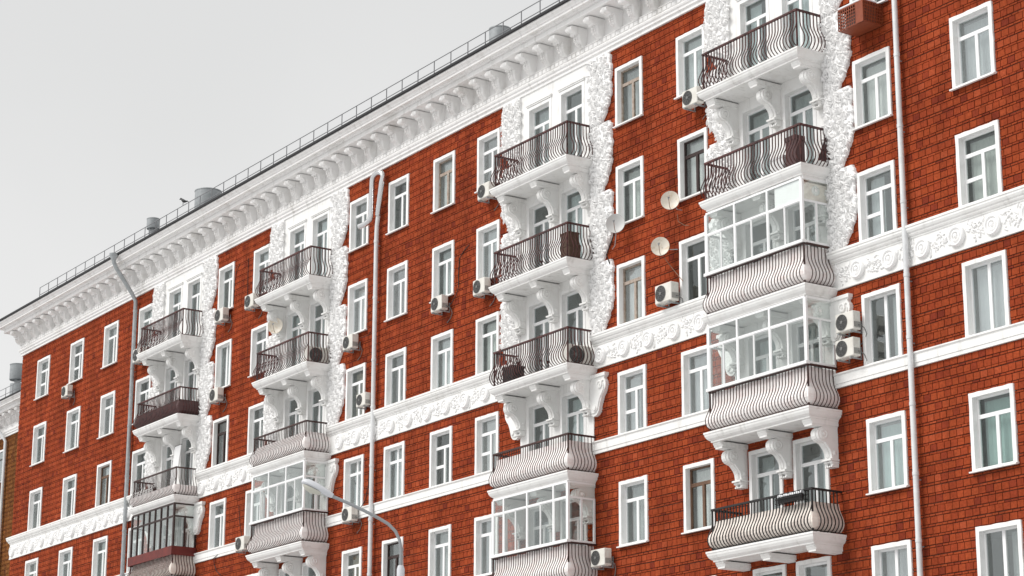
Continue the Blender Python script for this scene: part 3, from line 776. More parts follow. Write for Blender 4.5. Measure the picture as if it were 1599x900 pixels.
GZ0, GZ1 = RZ + .045, 3.43 - .30        # glazing from rail to the slab above
def glazing(par, cols, sashes, m, fy=-1.06, hw=2.13, side=True, base=None, sidepanel=False, trf=.32):
    """framed glass box on a balcony. cols: x fractions of the main posts, sashes: sub-sashes per column in the lower row"""
    fr = MB(); panes = []
    x_ = [-hw + 2 * hw * c for c in cols]; zt = GZ1 - .035; zr = GZ1 - (GZ1 - GZ0) * trf
    t = .03
    fr.box(-hw - .07, hw + .07, fy - .09, fy + .05, GZ0 - .04, GZ0 + .045)          # sill board
    fr.box(-hw, hw, fy - t, fy + t, zt - .03, zt + .03)
    for i, x in enumerate(x_):
        w = .055 if i in (0, len(x_) - 1) else .035
        fr.box(x - w, x + w, fy - t - .006, fy + t + .006, GZ0 + .046, zt - .031)
    for i in range(len(x_) - 1):
        a, b = x_[i] + .036, x_[i + 1] - .036
        if i == 0: a += .02
        if i == len(x_) - 2: b -= .02
        fr.box(a, b, fy - t + .002, fy + t - .002, zr - .03, zr + .03)
        panes.append((a, b, zr + .03, zt - .03, 'f'))
        n = sashes[i]
        for k in range(n):
            p, q = a + (b - a) * k / n, a + (b - a) * (k + 1) / n
            s = .024; y0, y1 = fy - .02 + (k % 2) * .014, fy + .008 + (k % 2) * .014
            fr.box(p, p + s, y0, y1, GZ0 + .047, zr - .031); fr.box(q - s, q, y0, y1, GZ0 + .047, zr - .031)
            fr.box(p + s, q - s, y0, y1, GZ0 + .047, GZ0 + .047 + s); fr.box(p + s, q - s, y0, y1, zr - .031 - s, zr - .031)
            panes.append((p + s, q - s, GZ0 + .047 + s, zr - .031 - s, 'f'))
    for s in (1, -1):
        X = s * hw
        fr.box(X - t, X + t, fy + .056, -.03, GZ0 - .04, GZ0 + .045); fr.box(X - t, X + t, fy + .037, -.03, zt - .03, zt + .03)
        fr.box(X - t, X + t, fy + .037, -.03, zr - .03, zr + .03); fr.box(X - t, X + t, -.09, -.03, GZ0 + .046, zr - .031)
        ym = (fy - .05) / 2
        fr.box(X - .026, X + .026, ym - .035, ym + .035, GZ0 + .046, zr - .031)
        panes.append((fy + .037, -.03, zr + .03, zt - .03, s)); panes.append((fy + .037, ym - .035, GZ0 + .046, zr - .031, s)); panes.append((ym + .035, -.09, GZ0 + .046, zr - .031, s))
    put('glazing_frame', fr, m, par)
    for a, b, c, d, k in panes:
        if k == 'f': link('pane', pane2_mesh(b - a, d - c), par, (a, fy, c))
        else: link('pane', pane2_mesh(b - a, d - c), par, (k * hw, a, c), rot=(0, 0, math.pi / 2))
    if sidepanel:
        put('side_board', MB().box(hw - .05, hw - .035, fy + .04, -.03, zr + .03, zt - .03), 'sheet_cream', par)
        put('window_film', MB().box(x_[2] + .30, x_[3] - .06, fy + .012, fy + .018, zr + .03, zt - .04), 'carving', par)
    if base: put('base_board', MB().box(-hw - .09, hw + .09, fy - .10, fy - .06, RZ - .28, GZ0 + .05).box(hw + .06, hw + .09, fy - .059, -.02, RZ - .28, GZ0 + .05).box(-hw - .09, -hw - .06, fy - .059, -.02, RZ - .28, GZ0 + .05), base, par)

BALC = {}
def balcony(bi, fi, iron='iron', backing=None, single=False, console=True, glaze=None):
    cb, z = BAYS[bi], SLABZ[fi]
    if backing and backing[0][0] == 'sheet_pink': iron = 'iron_thin'
    e = Blink('balcony', None, (cb, 0, z)); BALC[(bi, fi)] = e
    link('slab', slabm, e)
    for x in (-1.94, .03, 1.94):
        link('beam', beamm, e, (x, 0, -.296))
        if console: link('console', consm, e, (x, 0, -.482))
    link('rail', rails_mesh(iron), e)
    if single:
        bm_ = bal_mesh(iron)
        for x, y, a in bal_spots(): link('baluster', bm_, e, (x, y, 0), rot=(0, 0, a))
    else: link('balusters', bal_all(iron), e, kind='stuff')
    for b_ in backing or []: link('backing_panel', backing_mesh(*b_), e)
    return e
balcony(3, 0, single=True, backing=[]); balcony(3, 1, single=True, backing=[])
b43 = balcony(3, 2, single=True, backing=[('sheet_pink', .07, 1.15)]); b44 = balcony(3, 3, single=True, backing=[('sheet_pink', .07, 1.15)])
b45 = balcony(3, 4, 'iron_black', single=True, backing=[('sheet_cream', .07, .86)], console=False)
balcony(2, 0, backing=[]); balcony(2, 1, backing=[]); balcony(2, 2, backing=[])
balcony(2, 3, backing=[('sheet_pink', .07, 1.0)]); b35 = balcony(2, 4, backing=[('sheet_pink', .07, 1.15)])
balcony(1, 0, backing=[]); balcony(1, 1, backing=[]); balcony(1, 2, backing=[('sheet_pink', .07, .8)])
b24 = balcony(1, 3, backing=[('sheet_pink', .07, 1.15)])
balcony(0, 0, backing=[]); balcony(0, 1, backing=[('sheet_dark', .07, .66)]); balcony(0, 2, backing=[('sheet_pink', .07, .45)])
b14 = balcony(0, 3, backing=[('sheet_cream', .07, .95)])
glazing(b43, [0, .31, .655, 1], [2, 2, 2], 'pvc', sidepanel=True, trf=.36)
glazing(b44, [0, .31, .645, 1], [2, 2, 2], 'pvc')
glazing(b35, [0, .15, .47, .82, 1], [1, 2, 2, 1], 'pvc', trf=.27)
glazing(b24, [0, .32, .66, 1], [2, 2, 2], 'pvc', trf=.33)
glazing(b14, [0, .14, .28, .42, .56, .70, .85, 1], [1] * 7, 'darkwood', base='red_sheet', trf=.30)

# ------------------------------------------------------------------ roof furniture (belongs to the roof)
rr = Blink('roof_railing', None, (-22, -.8, 30.3))
mb = MB()
for z in (.80, .42): mb.box(-41, 27, -.012, .012, z - .012, z + .012)
put('rail', mb, 'rail', rr)
pm = MB().box(-.014, .014, -.014, .014, 0, .812).mesh('post', M['rail'])
x = -41
while x < 27: link('post', pm, rr, (x, 0, 0)); x += 1.145
def roof_drum(x, y, z0, z1, r, zr, seed):
    m = MB(); m.lathe([(r * .96, z0), (r, z0 + .03), (r, z1 - .05), (r * 1.03, z1 - .04), (r * 1.03, z1), (r * .9, z1 + .01)], 24)
    m.lathe([(r * .5, zr), (r * .5, z0 + .02)], 16)
    for q in range(4):
        a = q * math.pi / 2 + .4; m.box(math.cos(a) * r * .8 - .02, math.cos(a) * r * .8 + .02, math.sin(a) * r * .8 - .02, math.sin(a) * r * .8 + .02, zr, z0 + .05)
    o = put('vent_drum', m, 'zinc', roof, Vector((x, y, 0)), smooth=True); return o
# the roof mesh itself is built in building space, its children use the same space
roof_drum(-47.7, 1.0, 31.0, 32.42, .60, 30.5, 1); roof_drum(-23.6, 1.0, 31.2, 32.22, .40, 30.5, 2); roof_drum(-53.6, 1.0, 32.12, 32.62, .31, 30.5, 3)
for o in roof.children: o.location = Vector(o.location)

# ------------------------------------------------------------------ the set-back wing beyond the corner
WY = 7.0
wing = thing('apartment_building', 'set-back brown brick wing with white cornice beyond the left corner', 'building', (-85, WY, 0))
WL = Vector(wing.location)
def Wp(name, mb, m, **k): return put(name, mb, m, wing, -WL, **k)
wwins = [(-88.2 - i * 4.2, z) for i in range(3) for z in (27.75, 24.4, 21.1, 17.6)]
wrects = [(cx - .8, cx + .8, zt - WH, zt) for cx, zt in wwins]
Wp('wall', MB().add([(-120, WY + .02, 0), (XL + .02, WY + .02, 0), (XL + .02, WY + .02, 29), (-120, WY + .02, 29), (-120, WY + 12, 0), (-120, WY + 12, 29)], [(0, 1, 2, 3), (0, 3, 5, 4)]), 'mortar')
wb = brick_courses(-118, XL - .02, 15.0, ZTOP, wrects + [(-130, -60, *BAND)])
link('brick_field', brick_field('brick_field', wb, 'brick_wing', WY), wing, -WL, kind='stuff')
n = len(COR); mb = MB(); mb.add([(XL + .01, WY - o, z) for o, z in COR] + [(-120, WY - o, z) for o, z in COR], [(i, i + 1, n + i + 1, n + i) for i in range(n - 1)])
Wp('cornice', mb, 'cornice')
Wp('roof', MB().box(-120, XL + .01, WY - 1.25, WY - .6, 30.2, 30.28).add([(-120, WY - .9, 30.285), (XL, WY - .9, 30.285), (XL, WY + 8, 31.6), (-120, WY + 8, 31.6)], [(0, 1, 2, 3)]), 'roof')
for i in range(40): link('modillion', mo, wing, Vector((-68.2 - i, WY, 29.0)) - WL)
BP = [(-.02, 17.95), (.05, 17.95), (.05, 18.70), (.12, 18.80), (.19, 18.92), (.21, 19.04), (-.02, 19.07)]
mb = MB(); n = len(BP); mb.add([(XL + .01, WY - o, z) for o, z in BP] + [(-120, WY - o, z) for o, z in BP], [(i, i + 1, n + i + 1, n + i) for i in range(n - 1)])
Wp('ornament_band', mb, 'plaster')
for cx, zt in wwins:
    w = link('window', casing_mesh(1.6, WH), wing, Vector((cx, WY, zt - WH)) - WL)
    link('frame', frame_mesh(1.6, WH, 'A', 'pvc', False), w)
    for x0, x1, z0, z1 in frame_layout(1.6, WH, 'A'): link('pane', pane_mesh(x1 - x0 - .09, z1 - z0 - .09), w, (x0 + .045, -.18, z0 + .045))
    link('backing', cached('wback', lambda: MB().box(-.68, .68, .0, .005, .05, 1.9).mesh('backing', M['ac_dark'])), w, (0, -.0, 0))
wr = MB()
for z in (.8, .42): wr.box(-120, XL - 1, WY - .812, WY - .788, 30.3 + z - .012, 30.3 + z + .012)
x = -119
while x < XL - 1: wr.box(x - .014, x + .014, WY - .814, WY - .786, 30.3, 31.112); x += 1.145
Wp('roof_railing', wr, 'rail')
m = MB(); m.lathe([(.50, 33.0), (.52, 33.03), (.52, 33.95), (.54, 33.96), (.54, 34.0), (.45, 34.0)], 20, 'z', (-91.4, 9, 0)); m.lathe([(.2, 30.9), (.2, 33.02)], 12, 'z', (-91.4, 9, 0)); m.lathe([(.42, 32.0), (.45, 32.0), (.45, 32.75), (.42, 32.75)], 16, 'z', (-91.4, 9, 0))
Wp('vent_drum', m, 'zinc', smooth=True)

# ------------------------------------------------------------------ drainpipes and ducts
def pipe_joints(par, x, y, zs_, r, m):
    jm = cached(('joint', r, m), lambda: MB().lathe([(r, -.05), (r + .012, -.045), (r + .012, .045), (r, .05)], 12).mesh('pipe_collar', M[m], True))
    cl = cached(('clip', r), lambda: MB().box(-.012, .012, 0, .2, -.015, .015).mesh('wall_clip', M['zinc']))
    for z in zs_:
        link('pipe_collar', jm, par, (x, y, z)); link('wall_clip', cl, par, (x, y + r * .8, z - .15))
p = thing('drainpipe', 'white drainpipe nearest the right edge, between two window columns', 'drainpipe', (-1.9, -.17, 0))
put('pipe', MB().tube([(0, -1.08, 30.1), (0, -1.08, 29.95), (0, -.75, 29.3), (0, -.15, 28.7), (0, 0, 28.4), (0, 0, 27), (0, 0, 20), (0, 0, 10), (0, 0, .3)], .078, 12), 'pipe', p, smooth=True)
pipe_joints(p, 0, 0, [25.9, 23.95, 21.9, 19.75, 17.7, 16.0, 14.2, 12.35, 10.6, 9], .078, 'pipe')
p = thing('drainpipe', 'pale drainpipe running down the middle of the facade below the shiny bent duct', 'drainpipe', (-30.3, -.17, 0))
put('pipe', MB().tube([(.14, .0, 26.75), (.08, 0, 26.5), (.02, 0, 26.2), (0, 0, 25.7), (0, 0, 20), (0, 0, .3)], .085, 12), 'pipe', p, smooth=True)
pipe_joints(p, 0, 0, [25.6, 23.4, 21, 19.2, 17, 15, 13], .085, 'pipe')
p = thing('exhaust_duct', 'shiny metal duct bent like a hairpin below the cornice', 'duct', (-30.1, -.27, 0))
arc = [(.02 + .32 * math.cos(a), -.02 - .05 * math.cos(a) * -1, 28.0 + .25 * math.sin(a)) for a in [math.pi * k / 10 for k in range(11)]]
put('duct', MB().tube([(-.10, .08, 26.6), (.12, .03, 27.2), (.30, .0, 27.8)] + arc + [(-.30, -.08, 27.6), (-.31, -.09, 26.9), (-.315, -.10, 26.62), (-.35, -.13, 26.45), (-.45, -.17, 26.36), (-.62, -.22, 26.31), (-.86, -.28, 26.29)], .105, 14, cap=False), 'chrome', p, smooth=True)
put('duct_mouth', MB().tube([(-.80, -.265, 26.292), (-.845, -.277, 26.291)], .095, 14), 'black', p)
p = thing('drainpipe', 'white drainpipe with rooftop funnel in the left part of the facade', 'drainpipe', (-52.5, -.17, 0))
put('pipe', MB().tube([(0, -1.2, 30.05), (0, -1.18, 29.85), (0, -1.05, 29.6), (0, -.2, 28.5), (0, 0, 28.15), (0, 0, 27), (0, 0, 20), (0, 0, .3)], .095, 12), 'zinc', p, smooth=True)
put('funnel', MB().lathe([(.10, 29.95), (.12, 30.0), (.2, 30.15), (.21, 30.26), (.19, 30.26)], 16, 'z', (0, -1.2, 0)), 'zinc', p, smooth=True)
pipe_joints(p, 0, 0, [27.7, 25, 22.3, 20, 17.5, 15.5], .095, 'zinc')
p = thing('drainpipe', 'pale drainpipe on the set-back brown wing at the left edge', 'drainpipe', (-87.0, WY - .17, 0))
put('pipe', MB().tube([(-1.2, -1.0, 30.05), (-1.1, -.95, 29.7), (-.2, -.15, 28.5), (0, 0, 28.1), (0, 0, 20), (0, 0, .3)], .10, 10), 'pipe', p, smooth=True)

# ------------------------------------------------------------------ air conditioners
def ac_parts():
    W, H, D = .74, .53, .28
    body = MB().bbox(0, W, -D, 0, 0, H, .018)
    body.box(.06, .20, -D * .5 - .05, -D * .5 + .05, -.02, .003).box(W - .2, W - .06, -D * .5 - .05, -D * .5 + .05, -.02, .003)
    body.box(W - .001, W + .012, -D * .55, -.04, H * .45, H * .8)
    body_m = body.mesh('casing', M['ac'])
    fan = MB().lathe([(.225, 0), (.225, -.006), (.0, -.006)], 24, 'y', (.27, -D - .001, H / 2)).mesh('fan_opening', M['ac_dark'])
    g = MB()
    for r in (.225, .185, .14, .095, .05): g.tube([(.27 + r * math.cos(a), -D - .016, H / 2 + r * math.sin(a)) for a in [2 * math.pi * k / 20 for k in range(21)]], .005, 4)
    for k in range(8):
        a = math.pi * k / 4 + .2; g.tube([(.27 + .03 * math.cos(a), -D - .02, H / 2 + .03 * math.sin(a)), (.27 + .23 * math.cos(a), -D - .012, H / 2 + .23 * math.sin(a))], .005, 4)
    g.lathe([(.05, 0), (.05, -.02), (.03, -.025)], 12, 'y', (.27, -D - .008, H / 2))
    guard = g.mesh('fan_guard', M['ac_guard'])
    br = MB().box(-.02, .02, -D - .02, .14, -.06, -.02).box(-.02, .02, .11, .14, -.021, .30).mesh('bracket', M['zinc'])
    sv = MB()
    for i in range(7): sv.box(W - .0015, W + .006, -D + .03 + i * .033, -D + .045 + i * .033, .06, H * .42)
    side = sv.mesh('side_louvre', M['ac_guard'])
    return body_m, fan, guard, br, side
ACM = ac_parts()
def ac(x, z, label, y=-.14, s=1.0, bracket=True, group='air conditioners on the facade'):
    """x,z: centre of the unit"""
    o = thing('air_conditioner', label, 'air conditioner', (x - .37 * s, y, z - .265 * s), group)
    o.scale = (s, s, s)
    for n_, m_ in zip(('casing', 'fan_opening', 'fan_guard', 'bracket', 'side_louvre'), ACM):
        if n_ == 'bracket':
            if bracket: link(n_, m_, o, (.12, 0, 0)); link(n_, m_, o, (.62, 0, 0))
        else: link(n_, m_, o)
    if bracket: link('hose', cached(('hose', int(x) % 3), lambda: MB().tube([(.74, -.10, .14), (.80, -.06, .12), (.82, .05, .05), (.80 + .03 * (int(x) % 3), .10, -.12), (.74, .105, -.30), (.70 - .1 * (int(x) % 3), .105, -.42)], .013, 6).mesh('hose', M['ac_guard'], True)), o)
    return o
ac(-59.95, 25.28, 'white air conditioner under the second top-row window from the left corner')
ac(-51.45, 25.38, 'large white air conditioner beside the leftmost drainpipe below the top balcony', s=1.15)
ac(-43.35, 22.04, 'white air conditioner under the second-row window right of the leftmost balconies', s=1.05)
ac(-43.15, 25.46, 'white air conditioner under the top-row window right of the leftmost balconies', s=1.05)
ac(-40.35, 25.46, 'white air conditioner with fan at left of the second top balcony from the left', s=1.05)
ac(-31.92, 21.98, 'white air conditioner under the second-row window just left of the middle drainpipe')
ac(-30.86, 19.56, 'white air conditioner close against the middle drainpipe, above the ornament band', s=.9)
ac(-25.5, 22.08, 'white air conditioner with a black cable rising from its right side')
ac(-22.7, 22.08, 'white air conditioner under the second-row window left of the third balcony column')
ac(-22.45, 25.48, 'white air conditioner under the top-row window left of the third balcony column')
ac(-10.75, 25.38, 'white air conditioner beside the topmost balcony of the nearest column')
ac(-12.2, 19.48, 'big cream air conditioner below a satellite dish, above the ornament band', s=1.1)
ac(-4.15, 16.86, 'upper one of the two stacked air conditioners right of the glazed balcony', s=.98)
ac(-4.19, 16.13, 'lower one of the two stacked air conditioners right of the glazed balcony', s=.98)
ac(-15.75, 11.82, 'cream air conditioner at right of the lowest glazed balcony, bottom centre')
ac(-31.68, 15.36, 'white air conditioner on the plain band beside the street lamp arm')
ac(-40.4, 15.38, 'white air conditioner left of the glazed balcony with white frames, bottom left', s=1.05)
ac(-16.84 + .4625, 18.02 + .027 + .331, 'air conditioner standing inside the railing of the third-row balcony near the centre', y=-1.0, s=1.25, bracket=False).__setattr__('rotation_euler', (0, 0, R(90)))
ac(-34.30 + .4625, 21.5 + .027 + .331, 'air conditioner with dark round fan standing on the second balcony of the left-centre column', y=-1.0, s=1.25, bracket=False).__setattr__('rotation_euler', (0, 0, R(90)))

# maroon perforated cage round a unit, top right
cg = thing('air_conditioner_cage', 'rust red perforated metal cage on the wall by the top right drainpipe', 'cage', (-3.05, -.03, 25.05))
mb = MB(); Wc, Dc, Hc = 1.02, .72, .62; t = .018
for a, b_, c, d in ((-Wc / 2, Wc / 2, 0, t), (-Wc / 2, Wc / 2, Hc - t, Hc)):
    mb.box(a, b_, -Dc, -Dc + t, c, d)
    for s in (-1, 1): mb.box(s * Wc / 2 - t / 2, s * Wc / 2 + t / 2, -Dc + t, 0, c, d)
for s in (-1, 1):
    for y in (-Dc, -t): mb.box(s * Wc / 2 - t / 2 - .001, s * Wc / 2 + t / 2 + .001, y - .001, y + t, 0, Hc)
mb.box(-Wc / 2, Wc / 2, -Dc, -.01, Hc, Hc + .015)
put('frame', mb, 'cage', cg)
mb = MB(); nx, nz_ = 8, 6
for i in range(nx + 1):
    x = -Wc / 2 + .34 * 0 + Wc * .68 * i / nx; mb.box(x - .013, x + .013, -Dc + .003, -Dc + .009, t, Hc - t)
for k in range(nz_ + 1):
    z = t + (Hc - 2 * t) * k / nz_; mb.box(-Wc / 2, -Wc / 2 + Wc * .68, -Dc + .010, -Dc + .016, z - .013, z + .013)
mb.box(-Wc / 2 + Wc * .68, Wc / 2, -Dc + .003, -Dc + .012, t, Hc - t)
put('front_mesh', mb, 'cage', cg)
mb = MB()
for s in (-1, 1):
    for i in range(13):
        y = -Dc + Dc * i / 12; mb.box(s * Wc / 2 - .003, s * Wc / 2 + .003, y - .015, y + .015, t, Hc - t)
    for k in range(nz_ + 1):
        z = t + (Hc - 2 * t) * k / nz_; mb.box(s * Wc / 2 - .009, s * Wc / 2 - .004, -Dc + .02, 0, z - .014, z + .014)
mb.box(-Wc / 2 + .02, Wc / 2 - .02, -Dc + .05, -.02, .002, .012)
put('side_mesh', mb, 'cage', cg)
put('shade_dark_unit', MB().bbox(-.42, .42, -.5, -.12, .03, .56, .02), 'ac_dark', cg)  # unit added and coloured dark, so the cage holes look shaded inside
put('snow_cap', MB().bbox(-Wc / 2 - .02, Wc / 2 + .01, -Dc - .01, -.2, Hc + .016, Hc + .075, .02), 'snow', cg)

# ------------------------------------------------------------------ satellite dishes
def dish(x, y, z, label, m='dish', r=.30, mount=None, az=-48, tilt=3):
    o = thing('satellite_dish', label, 'satellite dish', (x, y, z), 'satellite dishes on the facade')
    prof = [(r, .0), (r * .99, .012), (r * .8, -.035), (r * .5, -.07), (r * .2, -.085), (.01, -.088)]
    mb = MB(); k = 28; vs = []; 
    for rr_, h in [(r * 1.0, .0), (r * .98, .012), (r * .75, -.025), (r * .5, -.055), (r * .25, -.072), (.004, -.078), (r * .25, -.092), (r * .5, -.075), (r * .75, -.045), (r * 1.0, -.01)]:
        for q in range(k): a = 2 * math.pi * q / k; vs.append((rr_ * math.cos(a), -h, rr_ * 1.05 * math.sin(a)))
    fs = [(i * k + q, i * k + (q + 1) % k, (i + 1) * k + (q + 1) % k, (i + 1) * k + q) for i in range(9) for q in range(k)]
    mb.add(vs, fs)
    rot = (R(tilt) * -1, 0, R(-az) * 0 + R(44))
    d = put('reflector', mb, m, o, rot=rot, smooth=True)
    f = MB().tube([(0, .06, -r), (0, -.12, -r * .75), (0, -.30, -.05)], .010, 6); put('feed_arm', f, 'rust', d)
    put('feed_horn', MB().tube([(0, -.28, -.06), (0, -.33, -.03), (0, -.26, 0.0)], [.02, .03, .032], 8), 'zinc', d)
    if mount:
        mx, my, mz = mount
        put('mount_arm', MB().tube([(-.03, .08, -.03), (mx * .5, my * .6, mz), (mx, my, mz)], .014, 6), 'zinc', o)
    return o
dish(-37.8, -.48, 23.86, 'satellite dish in front of the carved pilaster at the left-centre balconies', mount=(-.1, .42, .0), r=.32)
dish(-14.6, -.46, 22.3, 'plain grey satellite dish on a curved black arm beside the carved pilaster', m='dish_grey', r=.31, mount=(-.75, .42, -.6))
dish(-11.75, -.46, 22.32, 'upper rusty satellite dish just below the dark-framed window', mount=(.02, .44, -.25), r=.29)
dish(-12.28, -.46, 20.98, 'lower satellite dish above the big cream air conditioner', mount=(.3, .44, -.1), r=.29)

# ------------------------------------------------------------------ cables
def cable(pts, label, r=.014, m='black'):
    o = put('cable', MB().tube(pts, r, 6), m); tag(o, label, 'cable', 'cables on the facade'); return o
cable([(-23.95, -.025, 23.95), (-24.3, -.03, 23.8), (-24.58, -.03, 23.6), (-24.64, -.03, 23.0), (-24.62, -.03, 22.6), (-24.75, -.04, 22.3), (-25.0, -.1, 22.0), (-25.1, -.2, 21.9)], 'black cable snaking up the brick from a second-row air conditioner')
cable([(-41.35, -.025, 27.6), (-41.33, -.025, 26.8), (-41.3, -.025, 26.0), (-41.0, -.05, 25.6), (-40.6, -.2, 25.4)], 'thin black cable above the air conditioner at left of the second top balcony', .011)
cable([(-42.1, -.025, 27.55), (-42.4, -.025, 27.35), (-42.55, -.025, 26.9), (-42.6, -.025, 26.0), (-42.7, -.03, 25.7)], 'thin dark cable looping beside a top-row window in the left half', .010)
cable([(-30.7, -.03, 16.9), (-30.78, -.03, 16.3), (-30.95, -.05, 15.8), (-31.2, -.15, 15.5)], 'dark cable running down to the air conditioner behind the street lamp arm')
cable([(-30.62, -.03, 22.6), (-30.75, -.04, 22.25), (-31.0, -.05, 22.1), (-31.3, -.2, 22.05)], 'short cable from the middle drainpipe to the air conditioner beside it', .010)
cable([(-42.2, -.04, 15.42), (-42.9, -.04, 15.36), (-43.45, -.09, 15.18), (-43.45, -.03, 14.9), (-43.2, -.03, 14.6), (-42.8, -.03, 14.42)], 'black cable hooked over the plain band in the lower left', .013)
cable([(-41.4, -.03, 17.1), (-41.3, -.03, 16.5), (-41.05, -.03, 15.8)], 'thin cable hanging over the air conditioner at the lower left', .010)
cable([(-11.95, -.03, 22.0), (-11.9, -.04, 21.75), (-11.6, -.03, 21.55), (-11.4, -.03, 21.5)], 'thin brown cable trailing from the upper satellite dish', .010, 'rust')
cable([(-12.3, -.3, 20.65), (-12.25, -.1, 20.4), (-11.95, -.05, 20.05), (-11.7, -.05, 19.8)], 'brown cable from the lower satellite dish to the big air conditioner', .012, 'rust')
cable([(-15.4, -.1, 21.2), (-15.45, -.2, 21.5), (-15.2, -.25, 21.75), (-14.75, -.35, 22.1)], 'black hose hanging from the grey satellite dish', .02)

# ------------------------------------------------------------------ things standing on balconies
def box_thing(name, label, cat, x0, x1, y0, y1, z0, z1, m, c=.015):
    o = thing(name, label, cat, ((x0 + x1) / 2, (y0 + y1) / 2, z0))
    w, d, h = (x1 - x0) / 2, (y1 - y0) / 2, z1 - z0
    put('body', MB().bbox(-w, w, -d, d, 0, h * .86, c), m, o); put('lid', MB().bbox(-w - .012, w + .012, -d - .012, d + .012, h * .861, h, c * .6), m, o)
    return o
z = SLABZ[1] + .002
box_thing('storage_box', 'lower brown box at the right end of the second balcony near the centre', 'box', -16.95, -16.45, -.95, -.5, z, z + .52, 'cardboard')
box_thing('storage_box', 'upper brown box stacked at the right end of the second balcony near the centre', 'box', -16.98, -16.5, -.93, -.52, z + .53, z + .95, 'cardboard')
box_thing('cabinet', 'dark maroon cabinet behind the railing corner of the second balcony, nearest column', 'cabinet', -5.75, -5.3, -.95, -.6, z, z + 1.0, 'sheet_dark')
box_thing('storage_box', 'white box behind the railing of the second balcony, nearest column', 'box', -6.4, -5.85, -.95, -.6, z, z + .55, 'white_sheet')
z = SLABZ[2] + .002
box_thing('storage_box', 'black chest in the left corner of the third-row balcony near the centre', 'clutter', -20.35, -19.7, -.95, -.5, z, z + .62, 'black')  # plain lidded box standing in for a dark wiry heap
b_ = thing('board', 'tall white board leaning on the third balcony of the leftmost column', 'board', (-46.9, -.55, z))
put('panel', MB().bbox(-.30, .30, -.02, .02, 0, 2.45, .008), 'white_sheet', b_, rot=(R(-6), 0, 0)); put('edge_strip', MB().box(-.31, .31, -.025, .025, 2.451, 2.48), 'ac_guard', b_, rot=(R(-6), 0, 0))
dr = MB(); N = 14; vs = []
for i in range(N + 1):
    t = i / N
    for k in range(7):
        q = k / 6; vs.append((0.03 * math.sin(t * 20) * (1 - q * .3), -.45 * t * (1 - .75 * q) - .05, -.75 * (1 - q)))
dr.add(vs, [(i * 7 + k, (i + 1) * 7 + k, (i + 1) * 7 + k + 1, i * 7 + k + 1) for i in range(N) for k in range(6)])
o = put('draped_cloth', dr, 'sheet_dark', loc=(-4.90, -.02, SLABZ[1] + .95)); tag(o, 'dark maroon cloth draped at the wall end of the second balcony, nearest column', 'cloth')
# flower box hung on the lowest open balcony
fb = thing('flower_box', 'black wire flower box filled with snow on the lowest black balcony railing', 'flower box', (-5.75, -1.02, SLABZ[4] + .92))
mb = MB()
for zz in (0, .12, .24):
    mb.tube([(-.6, -.02, zz), (-.55, -.2, zz), (.55, -.2, zz), (.6, -.02, zz), (-.6, -.02, zz)], .010, 5)
for i in range(14): x = -.56 + i * .086; mb.tube([(x, -.2, .24), (x, -.2, 0), (x, -.03, 0)], .007, 4)
put('basket', mb, 'black', fb); put('trough', MB().bbox(-.5, .5, -.175, -.05, .01, .17, .02), 'black', fb)
sn = MB(); N = 16; vs = []
for i in range(N + 1):
    x = -.5 + i / N
    for q in (0, .35, .65, 1): vs.append((x, -.18 + .13 * q, .17 + (.09 + .03 * math.sin(i * 1.7)) * math.sin(math.pi * min(.97, max(.03, q))) + .0))
sn.add(vs, [(i * 4 + k, (i + 1) * 4 + k, (i + 1) * 4 + k + 1, i * 4 + k + 1) for i in range(N) for k in range(3)]); put('snow_heap', sn, 'snow', fb, smooth=True)

# ------------------------------------------------------------------ crow on the roof railing
def bird():
    m = MB(); secs = [(-.17, .0, .012, .02), (-.10, .005, .03, .028), (-.04, .02, .055, .05), (.03, .05, .065, .062), (.08, .085, .05, .05), (.11, .12, .035, .038), (.14, .135, .036, .036), (.17, .13, .022, .022), (.20, .12, .008, .008)]
    k = 10; vs = []
    for x, z, ry, rz in secs:
        for q in range(k): a = 2 * math.pi * q / k; vs.append((x, ry * math.cos(a), z + .1 + rz * math.sin(a)))
    n = len(secs)
    m.add(vs, [(i * k + q, i * k + (q + 1) % k, (i + 1) * k + (q + 1) % k, (i + 1) * k + q) for i in range(n - 1) for q in range(k)] + [tuple(range(k)), tuple(range((n - 1) * k, n * k))])
    for s in (-1, 1): m.tube([(.02, .02 * s, .10), (.03, .02 * s, .0), (.06, .02 * s, 0)], .006, 5)
    m.add([(-.12, -.04, .12), (-.12, .04, .12), (-.28, .03, .05), (-.28, -.03, .05), (-.12, 0, .09), (-.28, 0, .04)], [(0, 1, 2, 3), (1, 4, 5, 2), (4, 0, 3, 5)])
    return m
o = put('bird', bird(), 'bird', loc=(-46.35, -.8, 31.115), rot=(0, 0, R(200)), smooth=True); o.scale = (1.35, 1.35, 1.35); tag(o, 'small black bird perched on the roof railing by the grey vent drum', 'bird')

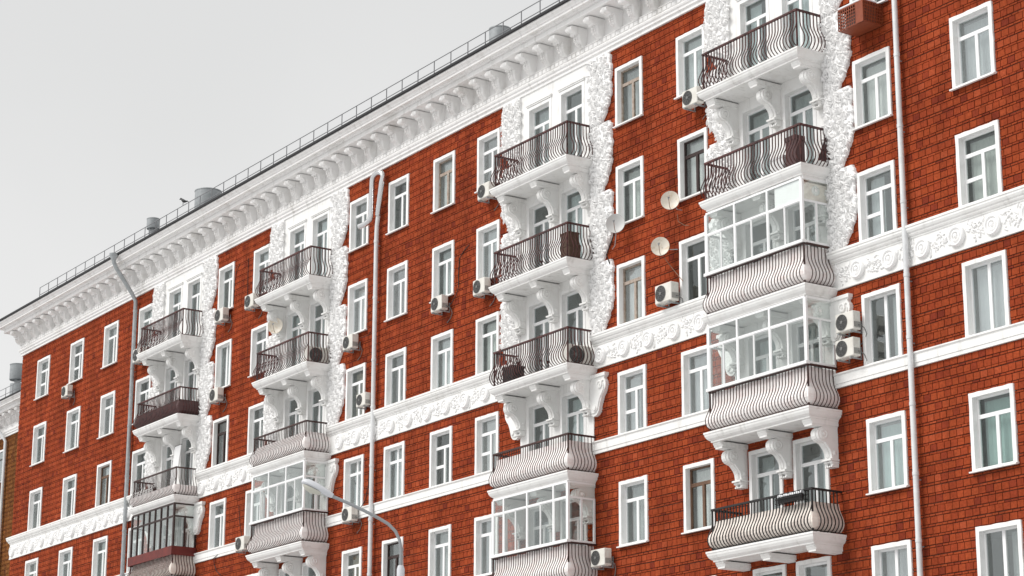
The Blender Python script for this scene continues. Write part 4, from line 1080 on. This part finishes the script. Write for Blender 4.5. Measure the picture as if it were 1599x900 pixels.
# ------------------------------------------------------------------ street lamp
L = thing('street_lamp', 'grey street lamp with curved arm and long head in front of the facade', 'street lamp', (-1.39, -15.93, 0))
put('pole', MB().tube([(0, 0, 0), (0, 0, 4), (0, 0, 8.0), (0, 0, 8.55)], [.10, .08, .065, .062], 12), 'lamp', L, smooth=True)
put('collar', MB().lathe([(.06, 8.3), (.085, 8.32), (.085, 8.52), (.06, 8.6)], 12), 'lamp_top', L, smooth=True)
armp = [(0, 0, 8.5), (0, 0, 8.95), (-.015, -.03, 9.15), (-.06, -.11, 9.34), (-.14, -.25, 9.5), (-.24, -.43, 9.62), (-.40, -.70, 9.78), (-.60, -1.04, 9.96), (-.80, -1.40, 10.13)]
put('arm', MB().tube(armp, .036, 10), 'lamp', L, smooth=True)
a = Vector((-.74, -1.30, 10.09)); b_ = Vector((-1.08, -1.92, 10.42)); ax = (b_ - a).normalized(); sd = ax.cross(Vector((0, 0, 1))).normalized(); upv = sd.cross(ax)
secs = [(0, .045, .05, -.045), (.08, .075, .07, -.06), (.25, .11, .095, -.055), (.45, .14, .115, -.05), (.62, .135, .11, -.05), (.72, .10, .075, -.045), (.755, .04, .03, -.03)]
hm = MB(); k = 14; vs = []
for t, w, hu, hd in secs:
    for q in range(k):
        an = 2 * math.pi * q / k; c, s_ = math.cos(an), math.sin(an)
        vs.append(a + ax * t + sd * (w * c) + upv * (hu * s_ if s_ > 0 else -hd * s_))
n = len(secs); hm.add(vs, [(i * k + q, i * k + (q + 1) % k, (i + 1) * k + (q + 1) % k, (i + 1) * k + q) for i in range(n - 1) for q in range(k)] + [tuple(range(k)), tuple(range((n - 1) * k, n * k))])
put('lamp_head', hm, 'lamp_top', L, smooth=True)
lm = MB(); vs = []; secs = [(.27, .06, .03), (.34, .10, .085), (.48, .118, .115), (.62, .10, .085), (.69, .05, .03)]
for t, w, hd in secs:
    for q in range(9):
        an = math.pi + math.pi * q / 8; vs.append(a + ax * t + sd * (w * math.cos(an)) + upv * (-.045 + hd * math.sin(an)))
lm.add(vs, [(i * 9 + q, i * 9 + q + 1, (i + 1) * 9 + q + 1, (i + 1) * 9 + q) for i in range(4) for q in range(8)]); put('lens', lm, 'lens', L, smooth=True)
